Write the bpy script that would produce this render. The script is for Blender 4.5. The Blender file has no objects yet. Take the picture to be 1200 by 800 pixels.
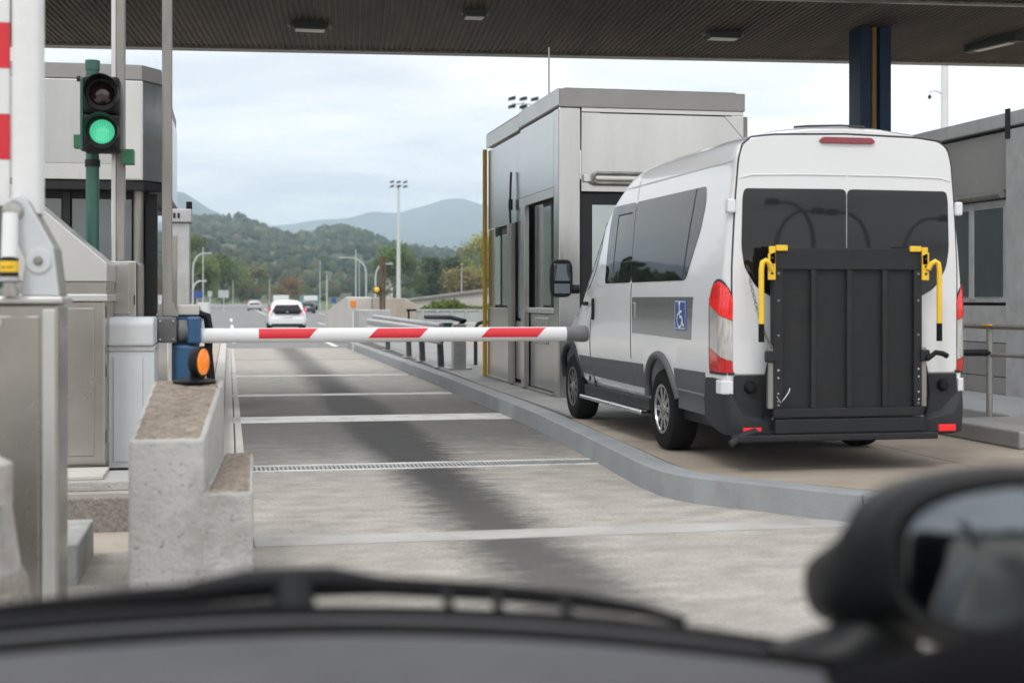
import bpy, bmesh, math, random
import numpy as np
from mathutils import Vector, Matrix

random.seed(7); rng = np.random.default_rng(7)
R = math.radians
scene = bpy.context.scene
col = scene.collection

# ------------------------------------------------------------------ camera
YAW = math.atan(332 / 1640)
cam_d = bpy.data.cameras.new("camera"); cam = bpy.data.objects.new("camera", cam_d); col.objects.link(cam)
cam.location = (0, 0, 1.55); cam.rotation_euler = (R(90), 0, -YAW)
cam_d.sensor_width = 36.0; cam_d.lens = 36.0 * 1640 / 1200
cam_d.shift_y = -50 / 1200
cam_d.clip_start = 0.05; cam_d.clip_end = 40000
cam_d.dof.use_dof = True; cam_d.dof.focus_distance = 15.5; cam_d.dof.aperture_fstop = 1.9
scene.camera = cam

# ------------------------------------------------------------------ sky and sun (bright overcast)
SUN_EL, SUN_AZ = R(48), R(212)            # azimuth clockwise from +Y: behind the camera, to the left
w = bpy.data.worlds.new("World"); scene.world = w; w.use_nodes = True
nt = w.node_tree; nt.nodes.clear()
def wn(t, **k):
    n = nt.nodes.new(t)
    for a, b in k.items(): setattr(n, a, b)
    return n
out = wn('ShaderNodeOutputWorld'); bg = wn('ShaderNodeBackground'); bg.inputs[1].default_value = 0.1
sky = wn('ShaderNodeTexSky'); sky.sky_type = 'NISHITA'; sky.sun_disc = False
sky.sun_elevation = SUN_EL; sky.sun_rotation = SUN_AZ; sky.dust_density = 2.0; sky.air_density = 1.0
tc = wn('ShaderNodeTexCoord'); sep = wn('ShaderNodeSeparateXYZ'); nt.links.new(tc.outputs['Generated'], sep.inputs[0])
zz = wn('ShaderNodeMath', operation='MAXIMUM'); nt.links.new(sep.outputs[2], zz.inputs[0]); zz.inputs[1].default_value = 0.0
za = wn('ShaderNodeMath', operation='ADD'); nt.links.new(zz.outputs[0], za.inputs[0]); za.inputs[1].default_value = 0.10
dv = wn('ShaderNodeVectorMath', operation='DIVIDE'); cb = wn('ShaderNodeCombineXYZ')
for i in range(3): nt.links.new(za.outputs[0], cb.inputs[i])
nt.links.new(tc.outputs['Generated'], dv.inputs[0]); nt.links.new(cb.outputs[0], dv.inputs[1])
n1 = wn('ShaderNodeTexNoise'); n1.inputs['Scale'].default_value = 0.7; n1.inputs['Detail'].default_value = 7; n1.inputs['Roughness'].default_value = .55
n1.inputs['Distortion'].default_value = .4
nt.links.new(dv.outputs[0], n1.inputs['Vector'])
cr = wn('ShaderNodeValToRGB'); nt.links.new(n1.outputs[0], cr.inputs[0])
cr.color_ramp.elements[0].position = .38; cr.color_ramp.elements[0].color = (8.2, 8.3, 8.7, 1)
cr.color_ramp.elements[1].position = .58; cr.color_ramp.elements[1].color = (13.6, 13.2, 12.7, 1)
# an overcast sky is brighter towards the zenith than at the horizon
ge = wn('ShaderNodeMapRange'); nt.links.new(zz.outputs[0], ge.inputs[0]); ge.inputs[3].default_value = 1.25; ge.inputs[4].default_value = 1.55
mg = wn('ShaderNodeVectorMath', operation='SCALE'); nt.links.new(cr.outputs[0], mg.inputs[0]); nt.links.new(ge.outputs[0], mg.inputs['Scale'])
mx = wn('ShaderNodeMix'); mx.data_type = 'RGBA'; mx.inputs[0].default_value = .9
nt.links.new(sky.outputs[0], mx.inputs['A']); nt.links.new(mg.outputs[0], mx.inputs['B'])
nt.links.new(mx.outputs['Result'], bg.inputs[0]); nt.links.new(bg.outputs[0], out.inputs[0])

sun_d = bpy.data.lights.new("sun", 'SUN'); sun_d.energy = 1.5; sun_d.angle = R(14); sun_d.color = (1, .975, .94)
sun = bpy.data.objects.new("sun", sun_d); col.objects.link(sun)
dirv = Vector((math.sin(SUN_AZ) * math.cos(SUN_EL), math.cos(SUN_AZ) * math.cos(SUN_EL), math.sin(SUN_EL)))
sun.rotation_euler = dirv.to_track_quat('Z', 'Y').to_euler(); sun.location = dirv * 60

vs = scene.view_settings; vs.view_transform = 'Standard'; vs.look = 'None'; vs.exposure = -0.04; vs.gamma = 1; vs.use_curve_mapping = False
scene.render.engine = 'CYCLES'
cy = scene.cycles; cy.use_denoising = True; cy.max_bounces = 8; cy.diffuse_bounces = 4; cy.glossy_bounces = 4; cy.transparent_max_bounces = 12
cy.volume_bounces = 2; cy.sample_clamp_indirect = 6

# ------------------------------------------------------------------ materials
MAT = {}
def M(name, colr, rough=.6, metal=0.0, var=.12, vs=3.0, stretch=(1, 1, 1), bump=0.0, bs=40.0, dirt=0.0, dcol=(.08, .07, .06), ds=1.2,
      coat=0.0, emit=None, es=0.0, pos=False, orand=0.0, spec=.5, rv=.1, trans=0.0, dpos=.55, attr=None, bstretch=None, speck=0.0, ss=60.0, sp0=.62, scol=(.08, .075, .07)):
    m = bpy.data.materials.new(name); m.use_nodes = True; t = m.node_tree; N = t.nodes; L = t.links
    b = N['Principled BSDF']; b.inputs['Roughness'].default_value = rough; b.inputs['Metallic'].default_value = metal
    b.inputs['Specular IOR Level'].default_value = spec
    if coat: b.inputs['Coat Weight'].default_value = coat; b.inputs['Coat Roughness'].default_value = .04
    if trans: b.inputs['Transmission Weight'].default_value = trans
    if emit: b.inputs['Emission Color'].default_value = (*emit, 1); b.inputs['Emission Strength'].default_value = es
    if pos: src = N.new('ShaderNodeNewGeometry').outputs['Position']
    else: src = N.new('ShaderNodeTexCoord').outputs['Object']
    mp = N.new('ShaderNodeMapping'); mp.inputs['Scale'].default_value = stretch; L.new(src, mp.inputs[0])
    no = N.new('ShaderNodeTexNoise'); no.inputs['Scale'].default_value = vs; no.inputs['Detail'].default_value = 6; no.inputs['Roughness'].default_value = .6
    L.new(mp.outputs[0], no.inputs['Vector'])
    mr = N.new('ShaderNodeMapRange'); L.new(no.outputs[0], mr.inputs[0]); mr.inputs[1].default_value = .25; mr.inputs[2].default_value = .75
    mr.inputs[3].default_value = 1 - var; mr.inputs[4].default_value = 1 + var
    c0 = N.new('ShaderNodeRGB'); c0.outputs[0].default_value = (*colr, 1); base = c0.outputs[0]
    if attr:
        at = N.new('ShaderNodeAttribute'); at.attribute_name = attr; base = at.outputs['Color']
    sc = N.new('ShaderNodeVectorMath'); sc.operation = 'SCALE'; L.new(base, sc.inputs[0]); L.new(mr.outputs[0], sc.inputs['Scale']); cur = sc.outputs[0]
    if orand:
        oi = N.new('ShaderNodeObjectInfo'); m2 = N.new('ShaderNodeMapRange'); L.new(oi.outputs['Random'], m2.inputs[0])
        m2.inputs[3].default_value = 1 - orand; m2.inputs[4].default_value = 1 + orand
        s2 = N.new('ShaderNodeVectorMath'); s2.operation = 'SCALE'; L.new(cur, s2.inputs[0]); L.new(m2.outputs[0], s2.inputs['Scale']); cur = s2.outputs[0]
    if dirt:
        nd = N.new('ShaderNodeTexNoise'); nd.inputs['Scale'].default_value = ds; nd.inputs['Detail'].default_value = 9; nd.inputs['Roughness'].default_value = .72
        L.new(src, nd.inputs['Vector'])
        md = N.new('ShaderNodeMapRange'); L.new(nd.outputs[0], md.inputs[0]); md.inputs[1].default_value = dpos; md.inputs[2].default_value = dpos + .18
        md.inputs[3].default_value = 0; md.inputs[4].default_value = dirt
        mm = N.new('ShaderNodeMix'); mm.data_type = 'RGBA'; L.new(md.outputs[0], mm.inputs[0]); L.new(cur, mm.inputs['A']); mm.inputs['B'].default_value = (*dcol, 1)
        cur = mm.outputs['Result']
    if speck:
        nk = N.new('ShaderNodeTexNoise'); nk.inputs['Scale'].default_value = ss; nk.inputs['Detail'].default_value = 3; nk.inputs['Roughness'].default_value = .6
        L.new(src, nk.inputs['Vector'])
        mk = N.new('ShaderNodeMapRange'); L.new(nk.outputs[0], mk.inputs[0]); mk.inputs[1].default_value = sp0; mk.inputs[2].default_value = sp0 + .06
        mk.inputs[3].default_value = 0; mk.inputs[4].default_value = speck
        mq = N.new('ShaderNodeMix'); mq.data_type = 'RGBA'; L.new(mk.outputs[0], mq.inputs[0]); L.new(cur, mq.inputs['A']); mq.inputs['B'].default_value = (*scol, 1); cur = mq.outputs['Result']
    L.new(cur, b.inputs['Base Color'])
    if rv:
        r2 = N.new('ShaderNodeMapRange'); L.new(no.outputs[0], r2.inputs[0]); r2.inputs[1].default_value = .2; r2.inputs[2].default_value = .8
        r2.inputs[3].default_value = max(0, rough - rv); r2.inputs[4].default_value = min(1, rough + rv); L.new(r2.outputs[0], b.inputs['Roughness'])
    if bump:
        nb = N.new('ShaderNodeTexNoise'); nb.inputs['Scale'].default_value = bs; nb.inputs['Detail'].default_value = 5
        mb = N.new('ShaderNodeMapping'); mb.inputs['Scale'].default_value = bstretch or stretch; L.new(src, mb.inputs[0]); L.new(mb.outputs[0], nb.inputs['Vector'])
        bu = N.new('ShaderNodeBump'); bu.inputs['Strength'].default_value = bump; bu.inputs['Distance'].default_value = .01
        L.new(nb.outputs[0], bu.inputs['Height']); L.new(bu.outputs[0], b.inputs['Normal'])
    MAT[name] = m
    return m

M('grass', (.10, .13, .05), .9, var=.35, vs=.3, pos=True)
M('asphalt', (.19, .19, .19), .85, var=.18, vs=.6, stretch=(2, .15, 1), pos=True, bump=.3, bs=60)
M('paint_white', (.75, .75, .73), .7, var=.15, vs=6, pos=True, dirt=.5, dcol=(.3, .3, .29), ds=3)
M('joint_white', (.62, .62, .60), .6, var=.3, vs=5, stretch=(.6, 3, 1), pos=True, dirt=.8, dcol=(.20, .195, .19), ds=1.6, dpos=.5, speck=.5, ss=25, sp0=.6, scol=(.2, .195, .19))
M('joint_dark', (.09, .085, .08), .9)
M('kerb', (.27, .285, .295), .72, var=.14, vs=2.5, bump=.35, bs=60, dirt=.4, dcol=(.14, .135, .13), ds=2.2, pos=True, speck=.4, ss=70, sp0=.66, scol=(.12, .12, .12))
M('paving', (.31, .265, .215), .88, var=.22, vs=1.6, bump=.5, bs=45, dirt=.5, dcol=(.14, .125, .11), ds=.9, pos=True, orand=.10, speck=.45, ss=45, sp0=.6, scol=(.17, .15, .13))
M('granite', (.27, .27, .265), .7, var=.22, vs=2.2, bump=.4, bs=60, dirt=.4, dcol=(.13, .13, .13), ds=1.4, pos=True, orand=.08, speck=.4, ss=60, sp0=.6)
M('conc_beige', (.40, .355, .30), .9, var=.2, vs=2, bump=.4, bs=50, dirt=.5, dcol=(.2, .17, .14), ds=2, pos=True, speck=.5, ss=50, sp0=.62, scol=(.16, .13, .11))
M('conc_light', (.40, .40, .39), .88, var=.18, vs=2.2, bump=.8, bs=45, dirt=.7, dcol=(.25, .235, .21), ds=2.6, dpos=.48, speck=.6, ss=26, sp0=.64, scol=(.12, .11, .10))
M('conc_top', (.25, .205, .165), .95, var=.5, vs=22, bump=1.0, bs=90, dirt=.75, dcol=(.42, .38, .34), ds=13, dpos=.5, speck=.8, ss=60, sp0=.6, scol=(.07, .06, .05))
M('conc_pebble', (.24, .22, .195), .95, var=.45, vs=40, bump=1.0, bs=90)
M('conc_far', (.50, .48, .45), .85, var=.12, vs=.8, dirt=.3, dcol=(.28, .26, .24), ds=.6)
M('steel', (.44, .425, .40), .28, 1.0, var=.16, vs=.7, stretch=(1.5, 1.5, 1.4), bump=.04, bs=2, bstretch=(3, 3, 1.2), rv=.08)
M('steel_pale', (.58, .575, .565), .34, .75, var=.08, vs=1, stretch=(2, 2, 1), rv=.08)
M('steel_dark', (.26, .25, .235), .45, .6, var=.3, vs=2.2, stretch=(3, 3, .5), rv=.12)
M('steel_booth', (.45, .447, .44), .22, 1.0, var=.16, vs=.6, stretch=(2.5, 2.5, .3), bump=.25, bs=2.2, bstretch=(2.2, 2.2, .35), rv=.08, orand=.12)
M('galv', (.45, .455, .46), .5, .45, var=.16, vs=5, rv=.1, dirt=.2, dcol=(.25, .24, .23), ds=1.5)
M('fascia_grey', (.27, .265, .26), .5, .3, var=.15, vs=1.5)
M('frame_dark', (.014, .0145, .016), .5, var=.1, spec=.3)
M('black_plastic', (.007, .0075, .009), .5, var=.15, vs=10, spec=.22)
M('rubber', (.009, .009, .010), .8, var=.25, vs=20, bump=.2, bs=120, spec=.15)
M('glass_booth', (.045, .062, .066), .05, 0, var=.15, vs=.6, spec=.9, rv=0, coat=.5)
M('glass_pale', (.42, .47, .47), .12, 0, var=.2, vs=.5, spec=.9, rv=0, coat=.3)
M('glass_van', (.006, .007, .009), .02, 0, var=.1, spec=.5, rv=0)
M('van_white', (.67, .68, .70), .26, 0, var=.03, vs=1, coat=.8, rv=.02, dirt=.10, dcol=(.50, .49, .47), ds=1.5)
M('van_grey', (.085, .088, .095), .5, 0, var=.08, vs=4, rv=.05, spec=.35)
M('van_bumper', (.019, .020, .024), .55, 0, var=.15, vs=9, bump=.06, bs=200, spec=.35)
M('decal_silver', (.34, .35, .355), .16, .6, var=.06, vs=1, coat=.6, rv=0)
M('seam', (.03, .03, .032), .7)
M('lift_black', (.014, .015, .018), .55, .0, var=.3, vs=5, dirt=.5, dcol=(.034, .031, .028), ds=4, rv=.08, spec=.35)
M('lift_panel', (.012, .013, .015), .6, .0, var=.35, vs=4, dirt=.6, dcol=(.032, .028, .025), ds=3.0, bump=.2, bs=150, spec=.35)
M('yellow', (.80, .50, .02), .42, 0, var=.1, vs=12, coat=.3)
M('yellow_pipe', (.62, .36, .02), .5, 0, var=.15, vs=3)
M('red_lens', (.42, .006, .008), .12, 0, var=.35, vs=45, coat=.8, emit=(1, .02, .02), es=.06)
M('red_lit', (.62, .012, .012), .12, 0, var=.5, vs=70, coat=.8, emit=(1, .03, .02), es=.22)
M('clear_lens', (.55, .53, .52), .15, .35, var=.3, vs=50, stretch=(1, 1, .2), coat=1)
M('red_refl_glow', (.7, .02, .03), .25, 0, var=.1, emit=(1, .02, .02), es=.2)  # emission stands in for light thrown back by the bumper reflectors
M('chrome', (.62, .62, .62), .22, 1, var=.1)
M('brake_dim', (.22, .015, .03), .25, 0, var=.1, coat=.6)
M('sign_blue', (.025, .07, .27), .4, 0, var=.05)
M('boom_white', (.68, .69, .70), .42, 0, var=.06, vs=4, dirt=.25, dcol=(.45, .45, .44), ds=6)
M('boom_red', (.60, .016, .03), .42, 0, var=.08, vs=6)
M('boom_under', (.30, .30, .30), .5, .4, var=.1)
M('cap_grey', (.13, .135, .14), .5, .1, var=.12, vs=6)
M('blue_paint', (.018, .085, .19), .42, 0, var=.2, vs=7, coat=.2, dirt=.3, dcol=(.05, .09, .13), ds=7)
M('blue_pillar', (.010, .030, .075), .5, 0, var=.2, vs=2, spec=.25)
M('ochre', (.25, .15, .04), .6, 0, var=.2, vs=2)
M('green_paint', (.015, .085, .065), .42, 0, var=.15, vs=6, coat=.2)
M('green_plate', (.03, .16, .08), .5, 0, var=.1)
M('lamp_off', (.03, .010, .012), .15, 0, var=.2, coat=.8)
M('lamp_green', (.05, .45, .25), .25, 0, var=.2, vs=50, coat=.6, emit=(.12, .92, .50), es=.62)
M('lamp_amber', (.85, .22, .01), .25, 0, var=.3, vs=70, coat=.8, emit=(1, .25, .01), es=.42)
M('paint_grey', (.52, .545, .57), .45, .1, var=.06, vs=2, dirt=.15, dcol=(.3, .3, .3), ds=3)
M('bracket_grey', (.13, .13, .135), .5, .5, var=.2, vs=8)
M('soffit', (.135, .113, .094), .7, .0, var=.45, vs=.7, stretch=(3, .3, 1), spec=.2, dirt=.6, dcol=(.05, .045, .04), ds=.5)
M('lamp_glass', (.6, .6, .56), .3, 0, var=.1)
M('lamp_body', (.05, .05, .05), .5, .2)
M('worn_barrier', (.36, .35, .34), .7, 0, var=.2, vs=6, dirt=.75, dcol=(.20, .145, .11), ds=3.5, dpos=.5, bump=.4, bs=60)
M('rust_post', (.12, .085, .06), .7, .3, var=.3, vs=4, dirt=.4, dcol=(.25, .2, .15), ds=3)
M('orange', (.75, .22, .02), .5)
M('pole', (.60, .62, .62), .5, .3, var=.08)
M('sign_grey', (.42, .44, .45), .5)
M('hedge', (.12, .17, .05), .9, var=.5, vs=2)
M('bark', (.075, .06, .045), .95, var=.3, vs=6, stretch=(4, 4, .6))
M('leaf', (.06, .09, .03), .75, 0, var=.15, vs=3, attr='lc', spec=.2, rv=0)
def translucent_leaf():
    t_ = MAT['leaf'].node_tree; N = t_.nodes; L = t_.links; b = N['Principled BSDF']; o = N['Material Output']
    tr_ = N.new('ShaderNodeBsdfTranslucent'); mi = N.new('ShaderNodeMixShader'); mi.inputs[0].default_value = .42
    L.new(b.inputs['Base Color'].links[0].from_socket, tr_.inputs[0]); L.new(b.outputs[0], mi.inputs[1]); L.new(tr_.outputs[0], mi.inputs[2]); L.new(mi.outputs[0], o.inputs['Surface'])
translucent_leaf()
M('hill', (.06, .085, .04), .95, var=.35, vs=.02, pos=True)
M('mountain', (.075, .095, .085), .95, var=.4, vs=.004, pos=True, dirt=.5, dcol=(.22, .22, .19), ds=.0032, dpos=.56, spec=0)
M('dash', (.075, .075, .083), .75, 0, var=.25, vs=6, bump=.2, bs=300, spec=.3)
M('dash_dark', (.004, .004, .005), .8, spec=.05)
M('mirror_shell', (.008, .0085, .0095), .42, 0, var=.1, spec=.25)
M('mirror_glass', (.15, .17, .19), .03, 1.0, var=.02, rv=0)
M('car_white', (.72, .74, .76), .3, 0, var=.02, coat=.7, rv=0)
M('car_silver', (.45, .47, .5), .3, .4, var=.02, coat=.7, rv=0)
M('car_dark', (.04, .05, .07), .3, 0, var=.02, coat=.7, rv=0)
M('truck_teal', (.10, .28, .27), .5)
M('joint_pale', (.42, .415, .40), .7, var=.25, vs=3, pos=True, dirt=.8, dcol=(.26, .25, .235), ds=1.5, dpos=.45)
M('plate', (.7, .7, .68), .5)
M('rail_dark', (.06, .065, .07), .5, .4)
M('label_yellow', (.78, .50, .02), .5, 0, var=.08, vs=20)
M('teal_box', (.02, .16, .12), .5)
M('house', (.55, .5, .44), .9, var=.1)
def ribbed_lens(name, freq):
    t_ = MAT[name].node_tree; N = t_.nodes; L = t_.links; b = N['Principled BSDF']
    tcn = N.new('ShaderNodeTexCoord'); wv = N.new('ShaderNodeTexWave'); wv.inputs['Scale'].default_value = freq; wv.inputs['Distortion'].default_value = 1.2; wv.inputs['Detail'].default_value = 2
    L.new(tcn.outputs['Object'], wv.inputs['Vector']); r_ = N.new('ShaderNodeMapRange'); L.new(wv.outputs['Fac'], r_.inputs[0])
    e = b.inputs['Emission Strength'].default_value; r_.inputs[3].default_value = e * .55; r_.inputs[4].default_value = e * 1.25; L.new(r_.outputs[0], b.inputs['Emission Strength'])
ribbed_lens('lamp_green', 24); ribbed_lens('lamp_amber', 40); ribbed_lens('red_lit', 30)
# lane concrete: brushed concrete with an oily track worn along the middle of the lane
def lane_material():
    m = M('lane', (.375, .352, .318), .82, var=.30, vs=3.0, stretch=(.9, 1.5, 1), bump=.9, bs=60, bstretch=(1, 1.3, 1), pos=True, dirt=.35, dcol=(.19, .18, .165), ds=1.1, orand=.05, speck=.5, ss=38, sp0=.56, scol=(.17, .16, .15))
    t = m.node_tree; N = t.nodes; L = t.links; b = N['Principled BSDF']
    cur = b.inputs['Base Color'].links[0].from_socket
    g = N.new('ShaderNodeNewGeometry'); s = N.new('ShaderNodeSeparateXYZ'); L.new(g.outputs['Position'], s.inputs[0])
    def mth(op, a, bb, cc=None):
        n = N.new('ShaderNodeMath'); n.operation = op
        for i, v in enumerate((a, bb, cc)):
            if v is None: continue
            if isinstance(v, (int, float)): n.inputs[i].default_value = v
            else: L.new(v, n.inputs[i])
        return n.outputs[0]
    mp = N.new('ShaderNodeMapping'); mp.inputs['Scale'].default_value = (1.0, 1.7, 1); L.new(g.outputs['Position'], mp.inputs[0])
    no = N.new('ShaderNodeTexNoise'); no.inputs['Scale'].default_value = 3.6; no.inputs['Detail'].default_value = 10; no.inputs['Roughness'].default_value = .8; L.new(mp.outputs[0], no.inputs['Vector'])
    big = N.new('ShaderNodeTexNoise'); big.inputs['Scale'].default_value = .16; big.inputs['Detail'].default_value = 2; L.new(g.outputs['Position'], big.inputs['Vector'])
    dx = mth('ABSOLUTE', mth('ADD', mth('SUBTRACT', s.outputs[0], 1.78), mth('MULTIPLY', mth('SUBTRACT', no.outputs[0], .5), .85)), 0)
    core = N.new('ShaderNodeMapRange'); core.interpolation_type = 'SMOOTHSTEP'; L.new(dx, core.inputs[0]); core.inputs[1].default_value = .08; core.inputs[2].default_value = .60; core.inputs[3].default_value = 1; core.inputs[4].default_value = 0
    # the stain is heaviest where cars stop at the boom, 11 to 21 m along the lane
    yb = N.new('ShaderNodeMapRange'); yb.interpolation_type = 'SMOOTHSTEP'; L.new(mth('ABSOLUTE', mth('SUBTRACT', s.outputs[1], 17.5), 0), yb.inputs[0]); yb.inputs[1].default_value = 2; yb.inputs[2].default_value = 16; yb.inputs[3].default_value = 1.0; yb.inputs[4].default_value = .68
    f1 = mth('MULTIPLY', core.outputs[0], yb.outputs[0])
    wide = N.new('ShaderNodeMapRange'); wide.interpolation_type = 'SMOOTHSTEP'; L.new(mth('ADD', mth('ABSOLUTE', mth('SUBTRACT', s.outputs[1], 18.2), 0), mth('MULTIPLY', mth('SUBTRACT', no.outputs[0], .5), 6)), wide.inputs[0])
    wide.inputs[1].default_value = 2.0; wide.inputs[2].default_value = 6.8; wide.inputs[3].default_value = .70; wide.inputs[4].default_value = 0
    f = mth('MINIMUM', mth('ADD', f1, mth('MULTIPLY', wide.outputs[0], mth('SUBTRACT', 1, mth('MULTIPLY', f1, .7)))), .95)
    mm = N.new('ShaderNodeMix'); mm.data_type = 'RGBA'; L.new(f, mm.inputs[0]); L.new(cur, mm.inputs['A']); mm.inputs['B'].default_value = (.032, .032, .033, 1)
    L.new(mm.outputs['Result'], b.inputs['Base Color'])
lane_material()

# ------------------------------------------------------------------ builders
def thing(name, label, cat, loc=(0, 0, 0), rz=0.0, group=None, kind=None):
    o = bpy.data.objects.new(name, None); col.objects.link(o); o.location = loc; o.rotation_euler = (0, 0, rz); o.empty_display_size = .2
    if label: o['label'] = label
    if cat: o['category'] = cat
    if group: o['group'] = group
    if kind: o['kind'] = kind
    return o
def tag(o, label=None, cat=None, group=None, kind=None):
    for k, v in (('label', label), ('category', cat), ('group', group), ('kind', kind)):
        if v: o[k] = v
    return o
def origin_of(p):
    v = Vector((0, 0, 0))
    while p is not None: v += p.location; p = p.parent
    return v

class MB:
    def __init__(s): s.v = []; s.f = []
    def add(s, vs, fs):
        b = len(s.v); s.v += [tuple(p) for p in vs]; s.f += [tuple(i + b for i in f) for f in fs]; return s
    def box(s, x0, x1, y0, y1, z0, z1):
        return s.add([(x0, y0, z0), (x1, y0, z0), (x1, y1, z0), (x0, y1, z0), (x0, y0, z1), (x1, y0, z1), (x1, y1, z1), (x0, y1, z1)],
                     [(0, 3, 2, 1), (4, 5, 6, 7), (0, 1, 5, 4), (1, 2, 6, 5), (2, 3, 7, 6), (3, 0, 4, 7)])
    def prism(s, poly, axis, a, b):
        """poly of 2D points; axis 'x': (y,z) -> extrude x a..b ; 'y': (x,z) ; 'z': (x,y)"""
        n = len(poly)
        def P(p, h): return {'x': (h, p[0], p[1]), 'y': (p[0], h, p[1]), 'z': (p[0], p[1], h)}[axis]
        area = sum(poly[i][0] * poly[(i + 1) % n][1] - poly[(i + 1) % n][0] * poly[i][1] for i in range(n))
        pts = poly if area > 0 else poly[::-1]
        if axis == 'y': pts = pts[::-1]
        if a > b: a, b = b, a
        vs = [P(p, a) for p in pts] + [P(p, b) for p in pts]
        fs = [tuple(range(n))[::-1], tuple(range(n, 2 * n))] + [(i, (i + 1) % n, (i + 1) % n + n, i + n) for i in range(n)]
        return s.add(vs, fs)
    def cyl(s, p0, p1, r0, r1=None, n=16, caps=True):
        r1 = r0 if r1 is None else r1; p0 = Vector(p0); p1 = Vector(p1); d = (p1 - p0).normalized()
        u = d.orthogonal().normalized(); w_ = d.cross(u); vs = []
        for p, r in ((p0, r0), (p1, r1)):
            for i in range(n):
                a = 2 * math.pi * i / n; vs.append(p + (u * math.cos(a) + w_ * math.sin(a)) * r)
        fs = [(i, (i + 1) % n, (i + 1) % n + n, i + n) for i in range(n)]
        if caps: fs += [tuple(range(n))[::-1], tuple(range(n, 2 * n))]
        return s.add(vs, fs)
    def tube(s, path, r, n=8, closed_caps=True):
        P = [Vector(p) for p in path]; rs = r if isinstance(r, (list, tuple)) else [r] * len(P); vs = []; u = None
        for i, p in enumerate(P):
            d = ((P[i + 1] - p) if i == 0 else (p - P[i - 1]) if i == len(P) - 1 else (P[i + 1] - P[i - 1])).normalized()
            if u is None: u = d.orthogonal().normalized()
            else: u = (u - d * u.dot(d)).normalized()
            w_ = d.cross(u)
            for k in range(n):
                a = 2 * math.pi * k / n; vs.append(p + (u * math.cos(a) + w_ * math.sin(a)) * rs[i])
        fs = []
        for i in range(len(P) - 1):
            for k in range(n):
                a = i * n + k; b = i * n + (k + 1) % n; fs.append((a, b, b + n, a + n))
        if closed_caps: fs += [tuple(range(n))[::-1], tuple(range((len(P) - 1) * n, len(P) * n))]
        return s.add(vs, fs)
    def lathe(s, prof, c, axis='x', n=28):
        """prof: list of (axial, radius)"""
        vs = []
        for a, r in prof:
            for k in range(n):
                t = 2 * math.pi * k / n; p, q = r * math.cos(t), r * math.sin(t)
                vs.append({'x': (c[0] + a, c[1] + p, c[2] + q), 'y': (c[0] + q, c[1] + a, c[2] + p), 'z': (c[0] + p, c[1] + q, c[2] + a)}[axis])
        fs = []
        for i in range(len(prof) - 1):
            for k in range(n):
                a = i * n + k; b = i * n + (k + 1) % n; fs.append((a, b, b + n, a + n))
        fs += [tuple(range(n))[::-1], tuple(range((len(prof) - 1) * n, len(prof) * n))]
        return s.add(vs, fs)
    def loft(s, rings, caps=True, closed=True):
        n = len(rings[0]); vs = [p for r in rings for p in r]; fs = []
        for i in range(len(rings) - 1):
            for k in range(n if closed else n - 1):
                a = i * n + k; b = i * n + (k + 1) % n; fs.append((a, b, b + n, a + n))
        if caps: fs += [tuple(range(n))[::-1], tuple(range((len(rings) - 1) * n, len(rings) * n))]
        return s.add(vs, fs)
    def build(s, name, mat, parent=None, bevel=0.0, smooth=None, local=False, seg=2, fixn=True):
        me = bpy.data.meshes.new(name)
        off = Vector((0, 0, 0)) if (parent is None or local) else origin_of(parent)
        me.from_pydata([(p[0] - off.x, p[1] - off.y, p[2] - off.z) for p in s.v], [], s.f)
        if fixn:
            bm = bmesh.new(); bm.from_mesh(me); bmesh.ops.recalc_face_normals(bm, faces=bm.faces); bm.to_mesh(me); bm.free()
        me.materials.append(MAT[mat])
        o = bpy.data.objects.new(name, me); col.objects.link(o)
        if parent is not None: o.parent = parent
        if smooth is not None:
            for p in me.polygons: p.use_smooth = True
            me.set_sharp_from_angle(angle=R(smooth))
        if bevel:
            m = o.modifiers.new('bevel', 'BEVEL'); m.width = bevel; m.segments = seg; m.limit_method = 'ANGLE'; m.angle_limit = R(35)
        return o
def box(name, mat, parent, x0, x1, y0, y1, z0, z1, bevel=.006, local=False): return MB().box(x0, x1, y0, y1, z0, z1).build(name, mat, parent, bevel, local=local)
def one(o, label, cat, group=None): return tag(o, label, cat, group)
def copy_tree(root, loc, label=None, group=None, rz=None):
    r = root.copy(); col.objects.link(r); r.location = loc
    if rz is not None: r.rotation_euler = (0, 0, rz)
    if label: r['label'] = label
    if group: r['group'] = group
    for ch in root.children:
        c = ch.copy(); col.objects.link(c); c.parent = r
        for g in ch.children:
            d = g.copy(); col.objects.link(d); d.parent = c
    return r

# ================================================================== SETTING
def sheet(name, mat, poly, z, kind='structure', parent=None):
    o = MB().add([(x, y, z) for x, y in poly], [tuple(range(len(poly)))]).build(name, mat, parent); 
    if kind: o['kind'] = kind
    return o
sheet('ground', 'grass', [(-8500, -600), (8500, -600), (8500, 9500), (-8500, 9500)], -.06)
plaza = sheet('plaza_road', 'asphalt', [(-14, 44.5), (30, 44.5), (24, 90), (13, 150), (12, 430), (-6, 430), (-12, 150), (-22, 90)], -.006)
sheet('approach_road', 'conc_beige', [(-14, -60), (30, -60), (30, 44.5), (-14, 44.5)], -.03)
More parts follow.
